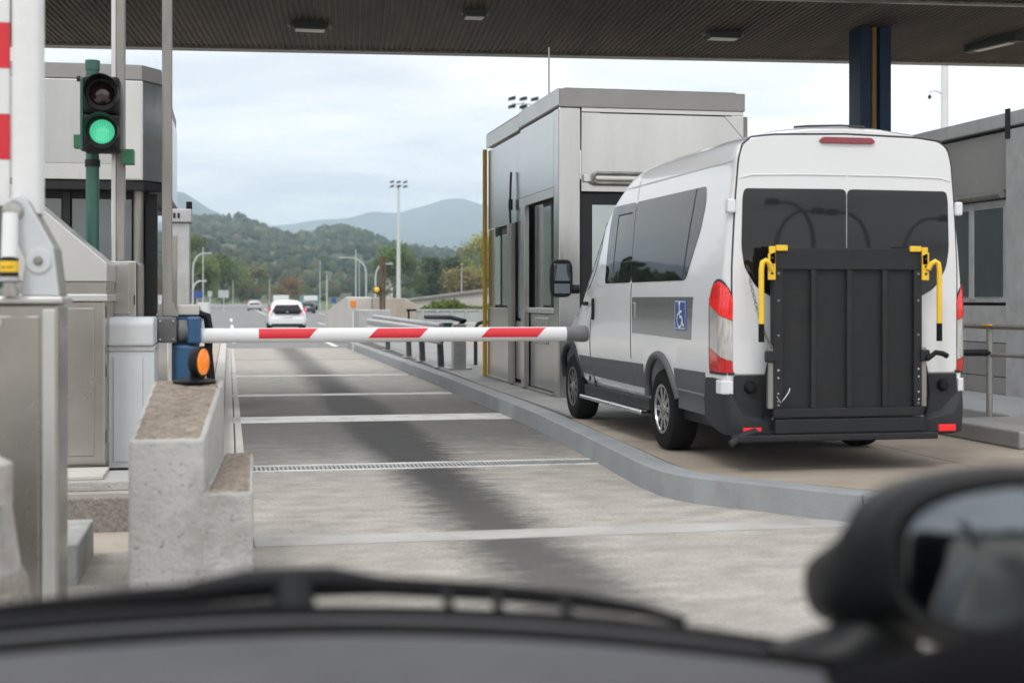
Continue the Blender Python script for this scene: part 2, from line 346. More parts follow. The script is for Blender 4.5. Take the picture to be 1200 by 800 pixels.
# lane: concrete slabs between the expansion joints
lane = thing('toll_lane', None, None, (0, 0, 0), kind='structure')
JY = [(-6.0, 0.0), (4.6, .03), (9.05, .34), (12.95, .50), (18.2, .92), (22.8, .46), (28.5, .44), (36.0, .05), (44.5, .0)]
for (ya, wa), (yb, wb) in zip(JY, JY[1:]):
    x1 = 3.66 if ya > 10 else 30.0
    y0, y1 = ya + wa / 2 + .004, yb - wb / 2 - .004
    x0 = .06 if ya > 8.9 else -1.6
    if yb < 9.5:
        MB().prism([(x0, y0), (9.5, y0), (9.5, y1), (x0, y1)], 'z', -.10, 0).build('slab', 'lane', lane, .004)
    elif ya < 10:
        MB().prism([(.06, y0), (4.5, y0), (4.1, 9.5), (3.6, 10.2), (3.45, 10.6), (3.5, y1), (.06, y1)], 'z', -.10, 0).build('slab', 'lane', lane, .004)
    else:
        MB().prism([(x0, y0), (3.66, y0), (3.66, y1), (x0, y1)], 'z', -.10, 0).build('slab', 'lane', lane, .004)
for (jy, jw, m) in ((9.05, .33, 'joint_pale'), (18.2, .91, 'joint_white'), (22.8, .45, 'joint_white'), (28.5, .43, 'joint_white'), (36.0, .05, 'joint_dark')):
    MB().box(.06 if jy > 9.5 else .16, 3.6 if jy > 9.5 else 4.5, jy - jw / 2, jy + jw / 2, -.08, .003).build('expansion_joint', m, lane)
# drain grate across the lane: two rails and cross bars
gr = MB().box(.06, 3.5, 12.705, 12.80, -.08, .004).box(.06, 3.5, 13.10, 13.195, -.08, .004).build('drain_grate', 'joint_white', lane)
MB().box(.06, 3.5, 12.801, 13.099, -.09, -.055).build('drain_channel', 'joint_dark', lane)
gb = MB()
for i in range(86):
    x = .08 + i * .04
    gb.box(x, x + .018, 12.80, 13.10, -.02, .002)
gb = gb.build('grate_bars', 'galv', lane); gb['kind'] = 'stuff'
# left edge strip and white edge line
MB().box(-.06, .055, 9.6, 44.5, -.10, .012).build('edge_strip', 'conc_far', lane)
MB().box(.075, .15, 13.3, 44.0, .001, .005).build('edge_line', 'conc_far', lane)
# markings on the plaza road
for i, (x, y0, y1, wd) in enumerate(((3.35, 46, 62, .18), (.1, 50, 60, .16), (.1, 72, 84, .16), (.1, 98, 112, .16), (5.6, 60, 70, .15), (5.6, 82, 92, .15), (5.6, 104, 116, .15), (-5.2, 52, 62, .15), (-5.2, 76, 88, .15), (9.3, 60, 150, .16), (-4.6, 100, 330, .2), (3.5, 120, 300, .15))):
    MB().box(x, x + wd, y0, y1, -.004, .0).build('lane_marking', 'paint_white', plaza)

# raised pavement on the right, its kerb and its slabs
pav = thing('raised_pavement', None, None, (0, 0, 0), kind='structure')
KP = [(3.66, 44.0), (3.66, 24.0), (3.60, 18.0), (3.56, 16.0), (3.42, 12.9), (3.34, 11.5), (3.32, 11.1), (3.32, 10.8), (3.335, 10.55), (3.38, 10.33), (3.46, 10.13), (3.58, 9.94), (3.72, 9.77), (3.87, 9.55), (4.05, 9.28), (4.28, 8.98), (4.57, 8.66), (4.97, 8.30), (5.5, 7.92), (6.5, 7.38), (9.0, 6.4), (14.0, 5.0)]
def subdiv(poly, step):
    o = []
    for (a, b), (c, d) in zip(poly, poly[1:]):
        L_ = math.hypot(c - a, d - b); n = max(1, round(L_ / step))
        for i in range(n): o.append((a + (c - a) * i / n, b + (d - b) * i / n))
    return o + [poly[-1]]
KS = subdiv(KP, 3.0)
def offset(poly, w_):
    o = []
    for i, p in enumerate(poly):
        a = Vector(poly[max(0, i - 1)]); b = Vector(poly[min(len(poly) - 1, i + 1)]); d = (b - a).normalized()
        n = Vector((-d.y, d.x)); o.append((p[0] + n.x * w_, p[1] + n.y * w_))
    return o
KI = offset(KS, .24)
i0 = 0; acc = 0.0
for i in range(1, len(KS)):
    acc += math.hypot(KS[i][0] - KS[i - 1][0], KS[i][1] - KS[i - 1][1])
    if acc > 1.9 or i == len(KS) - 1:
        P_ = [Vector(p) for p in KS[i0:i + 1]]; Q_ = [Vector(p) for p in KI[i0:i + 1]]; e = .003
        for A_ in (P_, Q_):
            A_[0] = A_[0] + (A_[1] - A_[0]).normalized() * e; A_[-1] = A_[-1] + (A_[-2] - A_[-1]).normalized() * e
        MB().prism([tuple(p) for p in P_] + [tuple(p) for p in Q_[::-1]], 'z', -.1, .2).build('kerbstone', 'kerb', pav, .01)
        i0 = i; acc = 0.0
# slab bed just below, slabs clipped to the kerb's inner edge
bed = KI + [(14, 44), ]
MB().prism(KI + [(16, 4.9), (16, 44.0)], 'z', -.02, .176).build('bed', 'joint_dark', pav)
def clip(poly, a, b):
    o = []
    def side(p): return (b[0] - a[0]) * (p[1] - a[1]) - (b[1] - a[1]) * (p[0] - a[0])
    for i, p in enumerate(poly):
        q = poly[(i + 1) % len(poly)]; sp, sq = side(p), side(q)
        if sp >= 0: o.append(p)
        if sp * sq < 0:
            t = sp / (sp - sq); o.append((p[0] + (q[0] - p[0]) * t, p[1] + (q[1] - p[1]) * t))
    return o
KIc = offset(KP, .25)
rowsY = [4.2, 6.2, 8.3, 10.6, 12.9, 15.4, 18.4, 21.4, 24.4, 27.4, 30.4, 34, 38, 43.9]
for r_, (ya, yb) in enumerate(zip(rowsY, rowsY[1:])):
    stripx = [3.0, 4.35, 6.7, 9.2, 12.0, 15.8] if ya >= 15 else [3.0, 5.9 + .0 * r_, 9.0, 12.2, 15.8]
    for xa, xb in zip(stripx, stripx[1:]):
        poly = [(xa + .006, ya + .006), (xb - .006, ya + .006), (xb - .006, yb - .006), (xa + .006, yb - .006)]
        for a, b in zip(KIc, KIc[1:]):
            if (ya + yb) / 2 > 16 and a[1] < 16.2: continue
            if (ya + yb) / 2 < 16 and a[1] > 16.2: continue
            poly = clip(poly, a, b)
            if len(poly) < 3: break
        if len(poly) >= 3:
            MB().prism(poly, 'z', .16, .196).build('slab', 'granite' if (xb < 4.5 or ya > 15) and xb < 7 else 'paving', pav, .003)

# left island
isl = thing('left_island', None, None, (0, 0, 0), kind='structure')
MB().prism([(-3.2, 10.05), (-.25, 10.05), (-.25, 44), (-3.2, 44)], 'z', -.1, .195).build('island_top', 'conc_beige', isl, .01)
for i in range(28):
    y = 10.05 + i * 1.2
    MB().box(-.24, -.066, y + .003, y + 1.197, -.1, .2).build('kerbstone', 'conc_far', isl, .012)
MB().box(-3.2, -.42, 9.83, 10.04, -.1, .205).build('front_kerb', 'conc_pebble', isl, .012)
MB().box(-2.2, -.62, 10.25, 10.9, .195, .262).build('plinth', 'conc_light', isl, .008)
MB().box(-1.9, -.88, 10.35, 10.9, .262, .29).build('plinth', 'conc_far', isl, .006)
MB().prism([(-1.0, 7.9), (-.80, 7.9), (-.80, 8.8), (-1.0, 8.8)], 'z', -.05, .22).build('kerb_end', 'conc_light', isl, .012)
MB().box(-3, -.5, 5.2, 7.75, -.05, -.012).build('base_slab', 'conc_light', isl, .01)

# ================================================================== HILLS
def ridge(name, pts, D, front, mat, nx, ny, amp, fscale, seed, x0, x1, back=1.35, power=1.15):
    rr = np.random.default_rng(seed)
    xs = np.linspace(x0, x1, nx); px = np.array([p[0] for p in pts]); pz = np.array([p[1] for p in pts]); zr = np.interp(xs, px, pz)
    ph = rr.uniform(0, 6.28, (9, 2)); fr = np.array([fscale * 1.9 ** k for k in range(9)]) ; an = rr.uniform(0, 6.28, 9)
    V = []
    vv = np.concatenate([np.linspace(0, 1, ny), np.linspace(1, 2, ny // 4 + 2)[1:]])
    for v in vv:
        if v <= 1: Y = D * (front + (1 - front) * v); sh = v ** power
        else: Y = D * (1 + (back - 1) * (v - 1)); sh = 1 - .6 * (v - 1)
        nz = np.zeros(nx)
        for k in range(9):
            nz += np.sin(xs * fr[k] * math.cos(an[k]) + Y * fr[k] * math.sin(an[k]) + ph[k, 0]) * np.cos(Y * fr[k] * .8 + xs * fr[k] * .5 + ph[k, 1]) / 1.75 ** k
        env = min(1, v * 3) * (1 if v > .97 else 1); k_amp = amp * env * (.28 if v >= .93 else 1.0)
        V.append(np.stack([xs, np.full(nx, Y), zr * sh + nz * k_amp * (.35 + .65 * (v < .93)) - (2 if v == 0 else 0)], 1))
    V = np.concatenate(V); n2 = len(vv)
    F = [(j * nx + i, j * nx + i + 1, (j + 1) * nx + i + 1, (j + 1) * nx + i) for j in range(n2 - 1) for i in range(nx - 1)]
    m = MB(); m.v = [tuple(p) for p in V]; m.f = F
    o = m.build(name, mat, None, smooth=60, fixn=False); o['kind'] = 'structure'
    return V.reshape(n2, nx, 3)
FARP = [(-9000, 330), (-3000, 300), (-900, 330), (60, 300), (250, 315), (380, 325), (480, 330), (560, 356), (700, 362), (770, 386), (850, 408), (930, 422), (1030, 392), (1200, 356), (1500, 300), (2200, 380), (4000, 420), (9000, 300)]
ridge('far_mountains', FARP, 6000, .45, 'mountain', 320, 34, 34, .0022, 3, -6000, 7500)
MIDP = [(-4000, 300), (-1200, 330), (-420, 335), (-190, 327), (-128, 318), (-60, 272), (0, 246), (60, 205), (200, 120), (420, 40), (3000, 20)]
ridge('blue_mountain', MIDP, 4300, .5, 'mountain', 260, 26, 14, .004, 5, -3200, 700)
HILLP = [(-900, 120), (-300, 95), (-60, 86), (-20, 83), (10, 80), (30, 72), (50, 66), (66, 64), (82, 67), (100, 74), (116, 75), (130, 68), (148, 56), (160, 52), (182, 56), (206, 52), (240, 48), (300, 46), (420, 52), (700, 60), (1200, 60)]
HV = ridge('wooded_hill', HILLP, 1500, .30, 'hill', 240, 60, 5.5, .022, 11, -420, 720, 1.3)

def ico(sub=1):
    bm = bmesh.new(); bmesh.ops.create_icosphere(bm, subdivisions=sub, radius=1)
    v = np.array([p.co[:] for p in bm.verts]); f = np.array([[q.index for q in p.verts] for p in bm.faces]); bm.free(); return v, f
def mesh_np(name, V, F, mat, colors=None, parent=None, kind=None, smooth=False):
    me = bpy.data.meshes.new(name); nv, nf, k = len(V), len(F), F.shape[1]
    me.vertices.add(nv); me.vertices.foreach_set('co', V.astype(np.float32).ravel())
    me.loops.add(nf * k); me.loops.foreach_set('vertex_index', F.astype(np.int32).ravel())
    me.polygons.add(nf); me.polygons.foreach_set('loop_start', np.arange(0, nf * k, k, dtype=np.int32)); me.polygons.foreach_set('loop_total', np.full(nf, k, dtype=np.int32))
    if smooth: me.polygons.foreach_set('use_smooth', np.ones(nf, bool))
    me.update(calc_edges=True)
    if colors is not None:
        a = me.color_attributes.new('lc', 'FLOAT_COLOR', 'POINT'); a.data.foreach_set('color', np.concatenate([colors, np.ones((nv, 1))], 1).astype(np.float32).ravel())
    me.materials.append(MAT[mat]); o = bpy.data.objects.new(name, me); col.objects.link(o)
    if parent is not None: o.parent = parent
    if kind: o['kind'] = kind
    return o
PAL = np.array([(.040, .070, .034), (.050, .085, .038), (.060, .092, .036), (.035, .060, .034), (.080, .105, .042), (.105, .105, .050), (.055, .080, .042)])
# forest on the hill: one mass of small uneven crowns
iv, jf = ico(1)
N_T = 15000
jj = np.minimum((rng.random(N_T) ** .72 * 59).astype(int), 58); ii = rng.integers(0, 238, N_T); a = rng.random((N_T, 1)); b = rng.random((N_T, 1))
P = (HV[jj, ii] * (1 - a) + HV[jj, ii + 1] * a) * (1 - b) + (HV[jj + 1, ii] * (1 - a) + HV[jj + 1, ii + 1] * a) * b
keep = (P[:, 0] / P[:, 1] > -.11) & (P[:, 0] / P[:, 1] < .36); P = P[keep]; n = len(P)
S = rng.uniform(2.0, 4.6, (n, 1, 1)) * rng.uniform(.8, 1.25, (n, 1, 3)) * (.7 + .3 * (P[:, 1, None, None] / 1500))
V = iv[None] * (1 + rng.uniform(-.28, .28, (n, len(iv), 1))) * S + P[:, None, :] + np.array([0, 0, 1]) * S[:, :, 2:] * .55
patch = np.sin(P[:, 0] * .021 + 1) + np.sin(P[:, 1] * .013 + P[:, 0] * .01) + rng.normal(0, .8, n)
ci = np.clip(((patch + 2.4) / 4.8 * 6).astype(int), 0, 6)
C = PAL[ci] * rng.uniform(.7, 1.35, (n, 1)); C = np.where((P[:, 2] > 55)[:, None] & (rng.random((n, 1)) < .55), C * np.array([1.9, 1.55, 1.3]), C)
C = np.repeat(C[:, None, :], len(iv), 1).reshape(-1, 3) * rng.uniform(.8, 1.2, (n * len(iv), 1))
F = (jf[None] + (np.arange(n) * len(iv))[:, None, None]).reshape(-1, 3)
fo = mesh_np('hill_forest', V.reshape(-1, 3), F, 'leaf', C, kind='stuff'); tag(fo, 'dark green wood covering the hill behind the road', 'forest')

def tree(name, label, loc, h, rx, seed, tint, leaves=5200, leaf=.22, trunk_h=.25, lobes=None):
    r = np.random.default_rng(seed); root = thing(name, label, 'tree', loc, group='trees beyond the toll plaza')
    tr = MB(); top = h * .62; pts = [(0, 0, -.1), (r.normal(0, .08), r.normal(0, .08), h * trunk_h), (r.normal(0, .2), r.normal(0, .2), top)]
    tr.tube(pts, [h * .022, h * .016, h * .006], 8)
    nl = lobes or 16; cs = []
    for k in range(nl):
        z = h * (trunk_h * .75 + (1 - trunk_h * .75) * r.random() ** .8 * .88); t = (z / h - trunk_h * .6) / (1 - trunk_h * .6)
        rad = rx * math.sqrt(max(.06, 1 - (2 * t - .85) ** 2)) * r.uniform(.35, .82); an = r.uniform(0, 6.283)
        cs.append((math.cos(an) * rad, math.sin(an) * rad, z, rx * r.uniform(.28, .5)))
    cs.append((0, 0, h * .86, rx * .36))
    for c in cs[:9]:
        tr.tube([(0, 0, h * trunk_h * r.uniform(.7, 1.5)), (c[0] * .5, c[1] * .5, c[2] * .8), c[:3]], [h * .008, h * .005, h * .002], 5)
    tr.build('trunk', 'bark', root, local=True)
    cs = np.array(cs); wgt = cs[:, 3] ** 2; k = r.choice(len(cs), leaves, p=wgt / wgt.sum())
    d = r.normal(size=(leaves, 3)); d /= np.linalg.norm(d, axis=1, keepdims=True); rad = r.random((leaves, 1)) ** .45
    ctr = cs[k, :3] + d * rad * cs[k, 3:4] * np.array([1, 1, .8]) + r.normal(0, .06 * rx, (leaves, 3))
    u = r.normal(size=(leaves, 3)); u /= np.linalg.norm(u, axis=1, keepdims=True); v = np.cross(u, r.normal(size=(leaves, 3))); v /= np.linalg.norm(v, axis=1, keepdims=True)
    s = leaf * r.uniform(.6, 1.5, (leaves, 1)); V = np.stack([ctr - u * s, ctr + v * s * .6, ctr + u * s, ctr - v * s * .6], 1).reshape(-1, 3)
    F = np.arange(leaves * 4).reshape(-1, 4)
    lobec = r.uniform(.65, 1.45, len(cs)); C = 2.1 * np.array(tint)[None] * (lobec[k] * r.uniform(.7, 1.35, leaves))[:, None]
    mesh_np('crown', V, F, 'leaf', np.repeat(C, 4, 0), root)
    return root
T = [('broadleaf_tree', 'tall dark green tree behind the white lighting mast', (29.5, 250, 0), 10.6, 5.4, (.062, .088, .032)),
     ('broadleaf_tree', 'narrow green tree just right of the lighting mast', (37.5, 262, 0), 9.2, 3.6, (.040, .062, .030)),
     ('broadleaf_tree', 'mid green tree between the mast and the tallest tree', (42.5, 268, 0), 9.6, 4.2, (.036, .056, .028)),
     ('broadleaf_tree', 'tallest yellow green tree above the far concrete wall', (44.5, 245, 0), 13.4, 5.8, (.15, .15, .034)),
     ('broadleaf_tree', 'broad olive tree cut off by the yellow pipe', (51.0, 252, 0), 12.8, 6.0, (.125, .132, .036)),
     ('broadleaf_tree', 'rounded green tree half hidden behind the near toll booth', (60.0, 250, 0), 12.6, 6.2, (.06, .085, .03)),
     ('broadleaf_tree', 'low brownish tree in front of the dark trees', (35.8, 215, 0), 5.6, 4.2, (.115, .098, .04)),
     ('broadleaf_tree', 'short olive tree above the end of the far wall', (41.5, 215, 0), 5.8, 3.6, (.08, .085, .035)),
     ('broadleaf_tree', 'tall loose tree beside the steel pylon on the left', (-5.6, 232, 0), 12.2, 4.6, (.075, .095, .035)),
     ('broadleaf_tree', 'lower green tree behind the left street lamp', (-1.2, 262, 0), 9.5, 4.4, (.06, .085, .035)),
     ('broadleaf_tree', 'small pale tree left of the white hatchback', (5.4, 330, 0), 8.8, 5.0, (.09, .095, .045)),
     ('broadleaf_tree', 'low russet tree behind the white hatchback', (14.0, 345, 0), 6.5, 5.4, (.12, .085, .045))]
for k, (nm, lb, loc, h, rx, tint) in enumerate(T): tree(nm, lb, loc, h, rx, 100 + k, tint)

# ================================================================== CANOPY
cano = thing('canopy_roof', 'brown ribbed metal canopy roof spanning the toll lanes', 'canopy', (5.05, 24.95, 6.0), rz=-math.atan(.0866))
m = MB(); xs = np.arange(-15, 22, .095); yb_, yf_ = -7.2, -.14
prof = []
for x in xs: prof += [(x, .0), (x + .014, .03), (x + .052, .03), (x + .066, .0)]
nv = len(prof); m.add([(x, yb_, z) for x, z in prof] + [(x, yf_, z) for x, z in prof], [(i, i + 1, i + 1 + nv, i + nv) for i in range(nv - 1)])
so = m.build('soffit_ribs', 'soffit', cano, local=True); so['kind'] = 'stuff'
MB().box(-15.2, 22.2, -7.4, .02, .12, .75).build('roof_slab', 'fascia_grey', cano, .02, local=True)
MB().box(-15.2, 22.2, -.135, .06, -.035, .11).build('edge_trim', 'steel_dark', cano, .008, local=True)
MB().box(-15.2, 22.2, .065, .10, -.045, .75).build('fascia', 'paint_grey', cano, .006, local=True)
for k, y in enumerate((-5.2,)):
    MB().box(-15, 22, y - .05, y + .05, -.05, -.004).build('cross_beam', 'steel_dark', cano, .006, local=True)
def ceiling_light(loc, rz, label, scale=1):
    t = thing('ceiling_light', label, 'ceiling light', loc, rz, 'floodlights under the canopy')
    s = scale
    MB().prism([(-.30 * s, 0), (.30 * s, 0), (.26 * s, -.11), (-.26 * s, -.11)], 'y', -.16, .16).build('housing', 'lamp_body', t, .015, local=True)
    MB().box(-.23 * s, .23 * s, -.12, .12, -.118, -.108).build('diffuser', 'lamp_glass', t, .004, local=True)
    for q in (-.33 * s, .33 * s): MB().box(q - .02, q + .02, -.05, .05, -.06, .0).build('bracket', 'steel_dark', t, .004, local=True)
    return t
ceiling_light((1.28, 22.7, 5.97), 0, 'dark square ceiling floodlight at the left of the canopy')
ceiling_light((3.7, 21.2, 5.97), 0, 'small pale ceiling light at the top centre of the canopy', .6)
ceiling_light((8.05, 22.1, 5.97), 0, 'dark ceiling floodlight left of the blue pillar')
# the linear lamp right of the pillar
t = thing('ceiling_light', 'long linear ceiling lamp right of the blue pillar', 'ceiling light', (12.75, 21.7, 5.96), R(-78), 'floodlights under the canopy')
MB().box(-.55, .55, -.10, .10, -.13, -.0).build('housing', 'lamp_body', t, .02, local=True)
MB().box(-.42, .42, -.07, .07, -.145, -.128).build('diffuser', 'lamp_glass', t, .006, local=True)
for q in (-.57, .57): MB().box(q - .05, q + .05, -.11, .11, -.14, .0).build('end_cap', 'lamp_body', t, .012, local=True)

pil = thing('canopy_pillar', 'dark blue steel pillar with ochre stripe holding up the canopy', 'pillar', (10.33, 21.4, .196))
MB().box(10.06, 10.24, 21.16, 21.6, .196, 5.98).build('flange', 'blue_pillar', pil, .01)
MB().box(10.40, 10.60, 21.16, 21.6, .196, 5.98).build('flange', 'blue_pillar', pil, .01)
MB().box(10.24, 10.40, 21.26, 21.5, .196, 5.98).build('web', 'blue_pillar', pil)
MB().cyl((10.31, 21.2, .2), (10.31, 21.2, 5.97), .045).build('downpipe', 'ochre', pil, smooth=40)
MB().box(9.9, 10.76, 21.0, 21.76, .196, .23).build('base_plate', 'blue_pillar', pil, .006)

# ================================================================== NEAR TOLL BOOTH
B = thing('toll_booth', 'stainless steel toll booth directly ahead of the van', 'toll booth', (5.7, 20.5, .196))
BX0, BX1, BY0, BY1, BT = 4.42, 7.1, 18.6, 24.0, 4.42
MB().box(BX0 + .12, BX1 - .1, BY0 + .12, BY1 - .1, .196, 3.2).build('inner_wall', 'frame_dark', B)
MB().prism([(BX0 - .01, BY0 - .01), (BX1 + .0, BY0 - .01), (BX1, BY1), (BX0 - .01, BY1)], 'z', 4.17, BT).build('roof_fascia', 'fascia_grey', B, .01)
MB().box(BX0 + .1, BX1 - .1, BY0 + .1, BY1 - .1, BT + .0, BT + .03).build('roof', 'steel_dark', B)
for (xa, xb, lab) in ((BX0 - .02, BX0 - .008, 0),):
    MB().box(xa, xb, BY0 - .02, 21.2, 4.19, BT + .005).build('roof_trim', 'steel_pale', B, .004)
    MB().box(xa, xb, 21.22, BY1, 4.16, BT - .03).build('roof_trim', 'steel_pale', B, .004)
# side face (lane side) panels
def bpanel(name, mat, x, y0, y1, z0, z1, d=.03): return MB().box(x - d, x, y0, y1, z0, z1).build(name, mat, B, .006)
bpanel('wall_panel', 'steel_booth', BX0 + .03, 18.92, 21.18, 3.10, 4.15)
bpanel('wall_panel', 'steel_booth', BX0 + .04, 21.2, 23.96, 2.75, 4.12)
MB().box(BX0 - .005, BX0 + .3, BY0 - .004, BY0 + .30, .196, 4.16).build('corner_post', 'steel_booth', B, .012)
bpanel('header_rail', 'steel_pale', BX0 + .015, 18.92, 21.2, 2.96, 3.09)
# recessed window bay 19.0 - 20.6
MB().box(BX0 + .10, BX0 + .13, 18.93, 20.55, 1.42, 2.95).build('window_frame', 'frame_dark', B, .004)
w1 = MB().box(BX0 + .085, BX0 + .097, 19.45, 20.0, 1.46, 2.88).build('window_pane', 'glass_booth', B)
MB().box(BX0 + .075, BX0 + .10, 19.33, 19.43, 1.42, 2.94).build('window_stile', 'frame_dark', B, .004)
MB().box(BX0 + .085, BX0 + .097, 18.96, 19.33, 1.46, 2.88).build('window_pane', 'glass_booth', B)
MB().box(BX0 + .09, BX0 + .11, 20.0, 20.52, 1.42, 2.94).build('window_stile', 'steel_booth', B, .004)
MB().box(BX0 - .02, BX0 + .12, 18.92, 20.56, 1.34, 1.42).build('counter_sill', 'steel_pale', B, .01)
MB().box(BX0 + .02, BX0 + .10, 18.92, 20.54, .25, 1.33).build('wall_panel', 'steel_booth', B, .008)
MB().box(BX0 + .00, BX0 + .10, 19.35, 20.2, .9, 1.28).build('transaction_box', 'steel', B, .012)
# narrow bay 20.6 - 21.9 with glass, door bay further on
bpanel('mullion', 'steel_booth', BX0 + .01, 20.58, 20.82, .22, 2.95, .08)
bpanel('window_pane', 'glass_pale', BX0 + .05, 20.86, 21.5, 1.25, 2.86, .02)
bpanel('window_frame', 'frame_dark', BX0 + .065, 20.83, 21.55, 1.22, 2.93, .012)
bpanel('wall_panel', 'steel_booth', BX0 + .03, 20.84, 21.52, .3, 1.2)
bpanel('mullion', 'steel_dark', BX0 + .0, 21.56, 21.8, .22, 2.74, .07)
bpanel('wall_panel', 'steel_booth', BX0 + .03, 21.82, 23.96, .22, 1.4)
bpanel('wall_panel', 'steel_booth', BX0 + .03, 21.82, 22.25, 1.42, 2.74)
bpanel('window_pane', 'glass_booth', BX0 + .04, 22.3, 22.75, 1.45, 2.60, .02)
bpanel('window_frame', 'frame_dark', BX0 + .058, 22.25, 22.85, 1.42, 2.70, .015)
bpanel('window_pane', 'glass_pale', BX0 + .04, 22.95, 23.35, 1.45, 2.60, .02)
bpanel('wall_panel', 'steel_booth', BX0 + .05, 23.4, 23.96, 1.42, 2.74)
MB().box(BX0 - .03, BX0 + .1, BY0 + .3, BY1, .196, .235).build('plinth', 'steel_dark', B, .006)
# front face (towards the van)
def fpanel(name, mat, x0, x1, z0, z1, y=BY0, d=.03): return MB().box(x0, x1, y, y + d, z0, z1).build(name, mat, B, .006)
fpanel('wall_panel', 'steel_booth', BX0 + .32, BX1 - .02, 3.02, 4.10, BY0 + .02)
MB().prism([(BX0 + .32, 4.10), (BX0 + .58, 4.10), (BX0 + .32, 3.80)], 'y', BY0 + .008, BY0 + .018).build('gusset', 'steel_booth', B)
MB().prism([(BX1 - .02, 4.10), (BX1 - .30, 4.10), (BX1 - .02, 3.80)], 'y', BY0 + .008, BY0 + .018).build('gusset', 'steel_booth', B)
fpanel('header_rail', 'steel_pale', BX0 + .32, BX1 - .02, 4.11, 4.17, BY0 + .005)
fpanel('window_frame', 'frame_dark', BX0 + .32, BX1 - .02, 1.3, 3.0, BY0 + .06)
fpanel('window_pane', 'glass_pale', BX0 + .48, BX0 + 1.15, 1.4, 2.84, BY0 + .045, .012)
fpanel('window_pane', 'glass_pale', BX0 + 1.22, BX1 - .25, 1.4, 2.84, BY0 + .045, .012)
fpanel('wall_panel', 'steel_booth', BX0 + .32, BX1 - .02, .22, 1.28, BY0 + .02)
MB().box(BX1 - .10, BX1 + .10, BY0 + .15, BY1, .196, 4.12).build('corner_post', 'steel_dark', B, .012)
# tubular light over the window, yellow pipe and antenna
lf = MB().tube([(BX0 + .52, BY0 - .09, 3.13), (BX0 + .46, BY0 - .09, 3.16), (BX0 + .46, BY0 - .09, 3.24), (BX0 + .52, BY0 - .09, 3.27), (BX0 + 1.8, BY0 - .09, 3.27), (BX0 + 1.86, BY0 - .09, 3.24), (BX0 + 1.86, BY0 - .09, 3.16), (BX0 + 1.8, BY0 - .09, 3.13), (BX0 + .52, BY0 - .09, 3.13)], .022).build('lamp_cage', 'steel_dark', B, smooth=50)
MB().cyl((BX0 + .5, BY0 - .06, 3.20), (BX0 + 1.82, BY0 - .06, 3.20), .035).build('lamp_tube', 'lamp_glass', B, smooth=40)
MB().box(BX0 + .34, BX0 + .46, BY0 - .05, BY0 + .02, 3.15, 3.25).build('lamp_bracket', 'steel_pale', B, .006)
MB().cyl((BX0 - .03, BY1 + .07, .2), (BX0 - .03, BY1 + .07, 4.15), .04).build('drain_pipe', 'yellow_pipe', B, smooth=40)
MB().tube([(BX0 - .04, 21.7, 2.4), (BX0 - .06, 21.7, 3.0), (BX0 - .05, 21.7, 3.35), (BX0 - .04, 21.7, 3.55)], .018).cyl((BX0 - .05, 21.7, 2.95), (BX0 - .05, 21.7, 3.12), .035).build('antenna_bracket', 'frame_dark', B, smooth=50)
MB().tube([(BX0 + .02, 19.3, 4.42), (BX0 + .02, 19.3, 5.1)], .012, 6).build('antenna', 'pole', B, smooth=50)

# ================================================================== LEFT TOLL BOOTH
B2 = thing('toll_booth', 'pale steel toll booth behind the green traffic light', 'toll booth', (-2.2, 20.5, .195))
x0, x1, y0, y1 = -3.1, -.84, 18.0, 23.5
MB().prism([(x0, y0), (x1 - .22, y0), (x1, y0 + .35), (x1, y1), (x0, y1)], 'z', 4.27, 4.46).build('roof_fascia', 'fascia_grey', B2, .01)
MB().prism([(x0, y0 - .02), (x1 - .21, y0 - .02), (x1 + .015, y0 + .34), (x1 + .015, y1), (x0, y1)], 'z', 3.02, 4.26).build('upper_panel', 'steel_booth', B2, .01)
MB().prism([(x1 - .42, y0 - .032), (x1 - .23, y0 - .032), (x1 - .23, y0 - .022), (x1 - .42, y0 - .022)], 'z', 3.04, 4.25).build('corner_panel', 'steel_pale', B2, .004)
MB().box(x0, x1 - .45, y0 - .03, y0 - .022, 3.22, 4.25).build('wall_panel', 'steel_booth', B2, .003)
MB().prism([(x0, y0 + .0), (x1 - .2, y0 + .0), (x1 + .03, y0 + .36), (x1 + .03, y1), (x0, y1)], 'z', 2.90, 3.01).build('shade_band', 'frame_dark', B2, .006)
MB().box(x0 + .1, x1 - .3, y0 + .30, y1 - .1, .195, 2.9).build('inner_wall', 'frame_dark', B2)
for a, b in ((-2.95, -2.05), (-1.92, -1.2)):
    MB().box(a, b, y0 + .26, y0 + .285, 1.3, 2.8).build('window_pane', 'glass_booth', B2)
MB().box(-2.03, -1.94, y0 + .2, y0 + .29, .2, 2.88).build('mullion', 'frame_dark', B2, .006)
MB().cyl((x1 - .27, y0 + .16, .2), (x1 - .27, y0 + .16, 2.9), .06).build('corner_tube', 'steel_dark', B2, smooth=40)
MB().box(x1 - .19, x1 - .16, y0 + .5, y1 - .2, 1.3, 2.86).build('window_pane', 'glass_booth', B2)
MB().box(x1 - .20, x1 - .05, y0 + .38, y0 + .48, .2, 2.88).build('mullion', 'frame_dark', B2, .006)
MB().box(x0 + .05, x1 - .14, y0 + .14, y1 - .1, .195, 1.28).build('lower_panel', 'steel_booth', B2, .01)

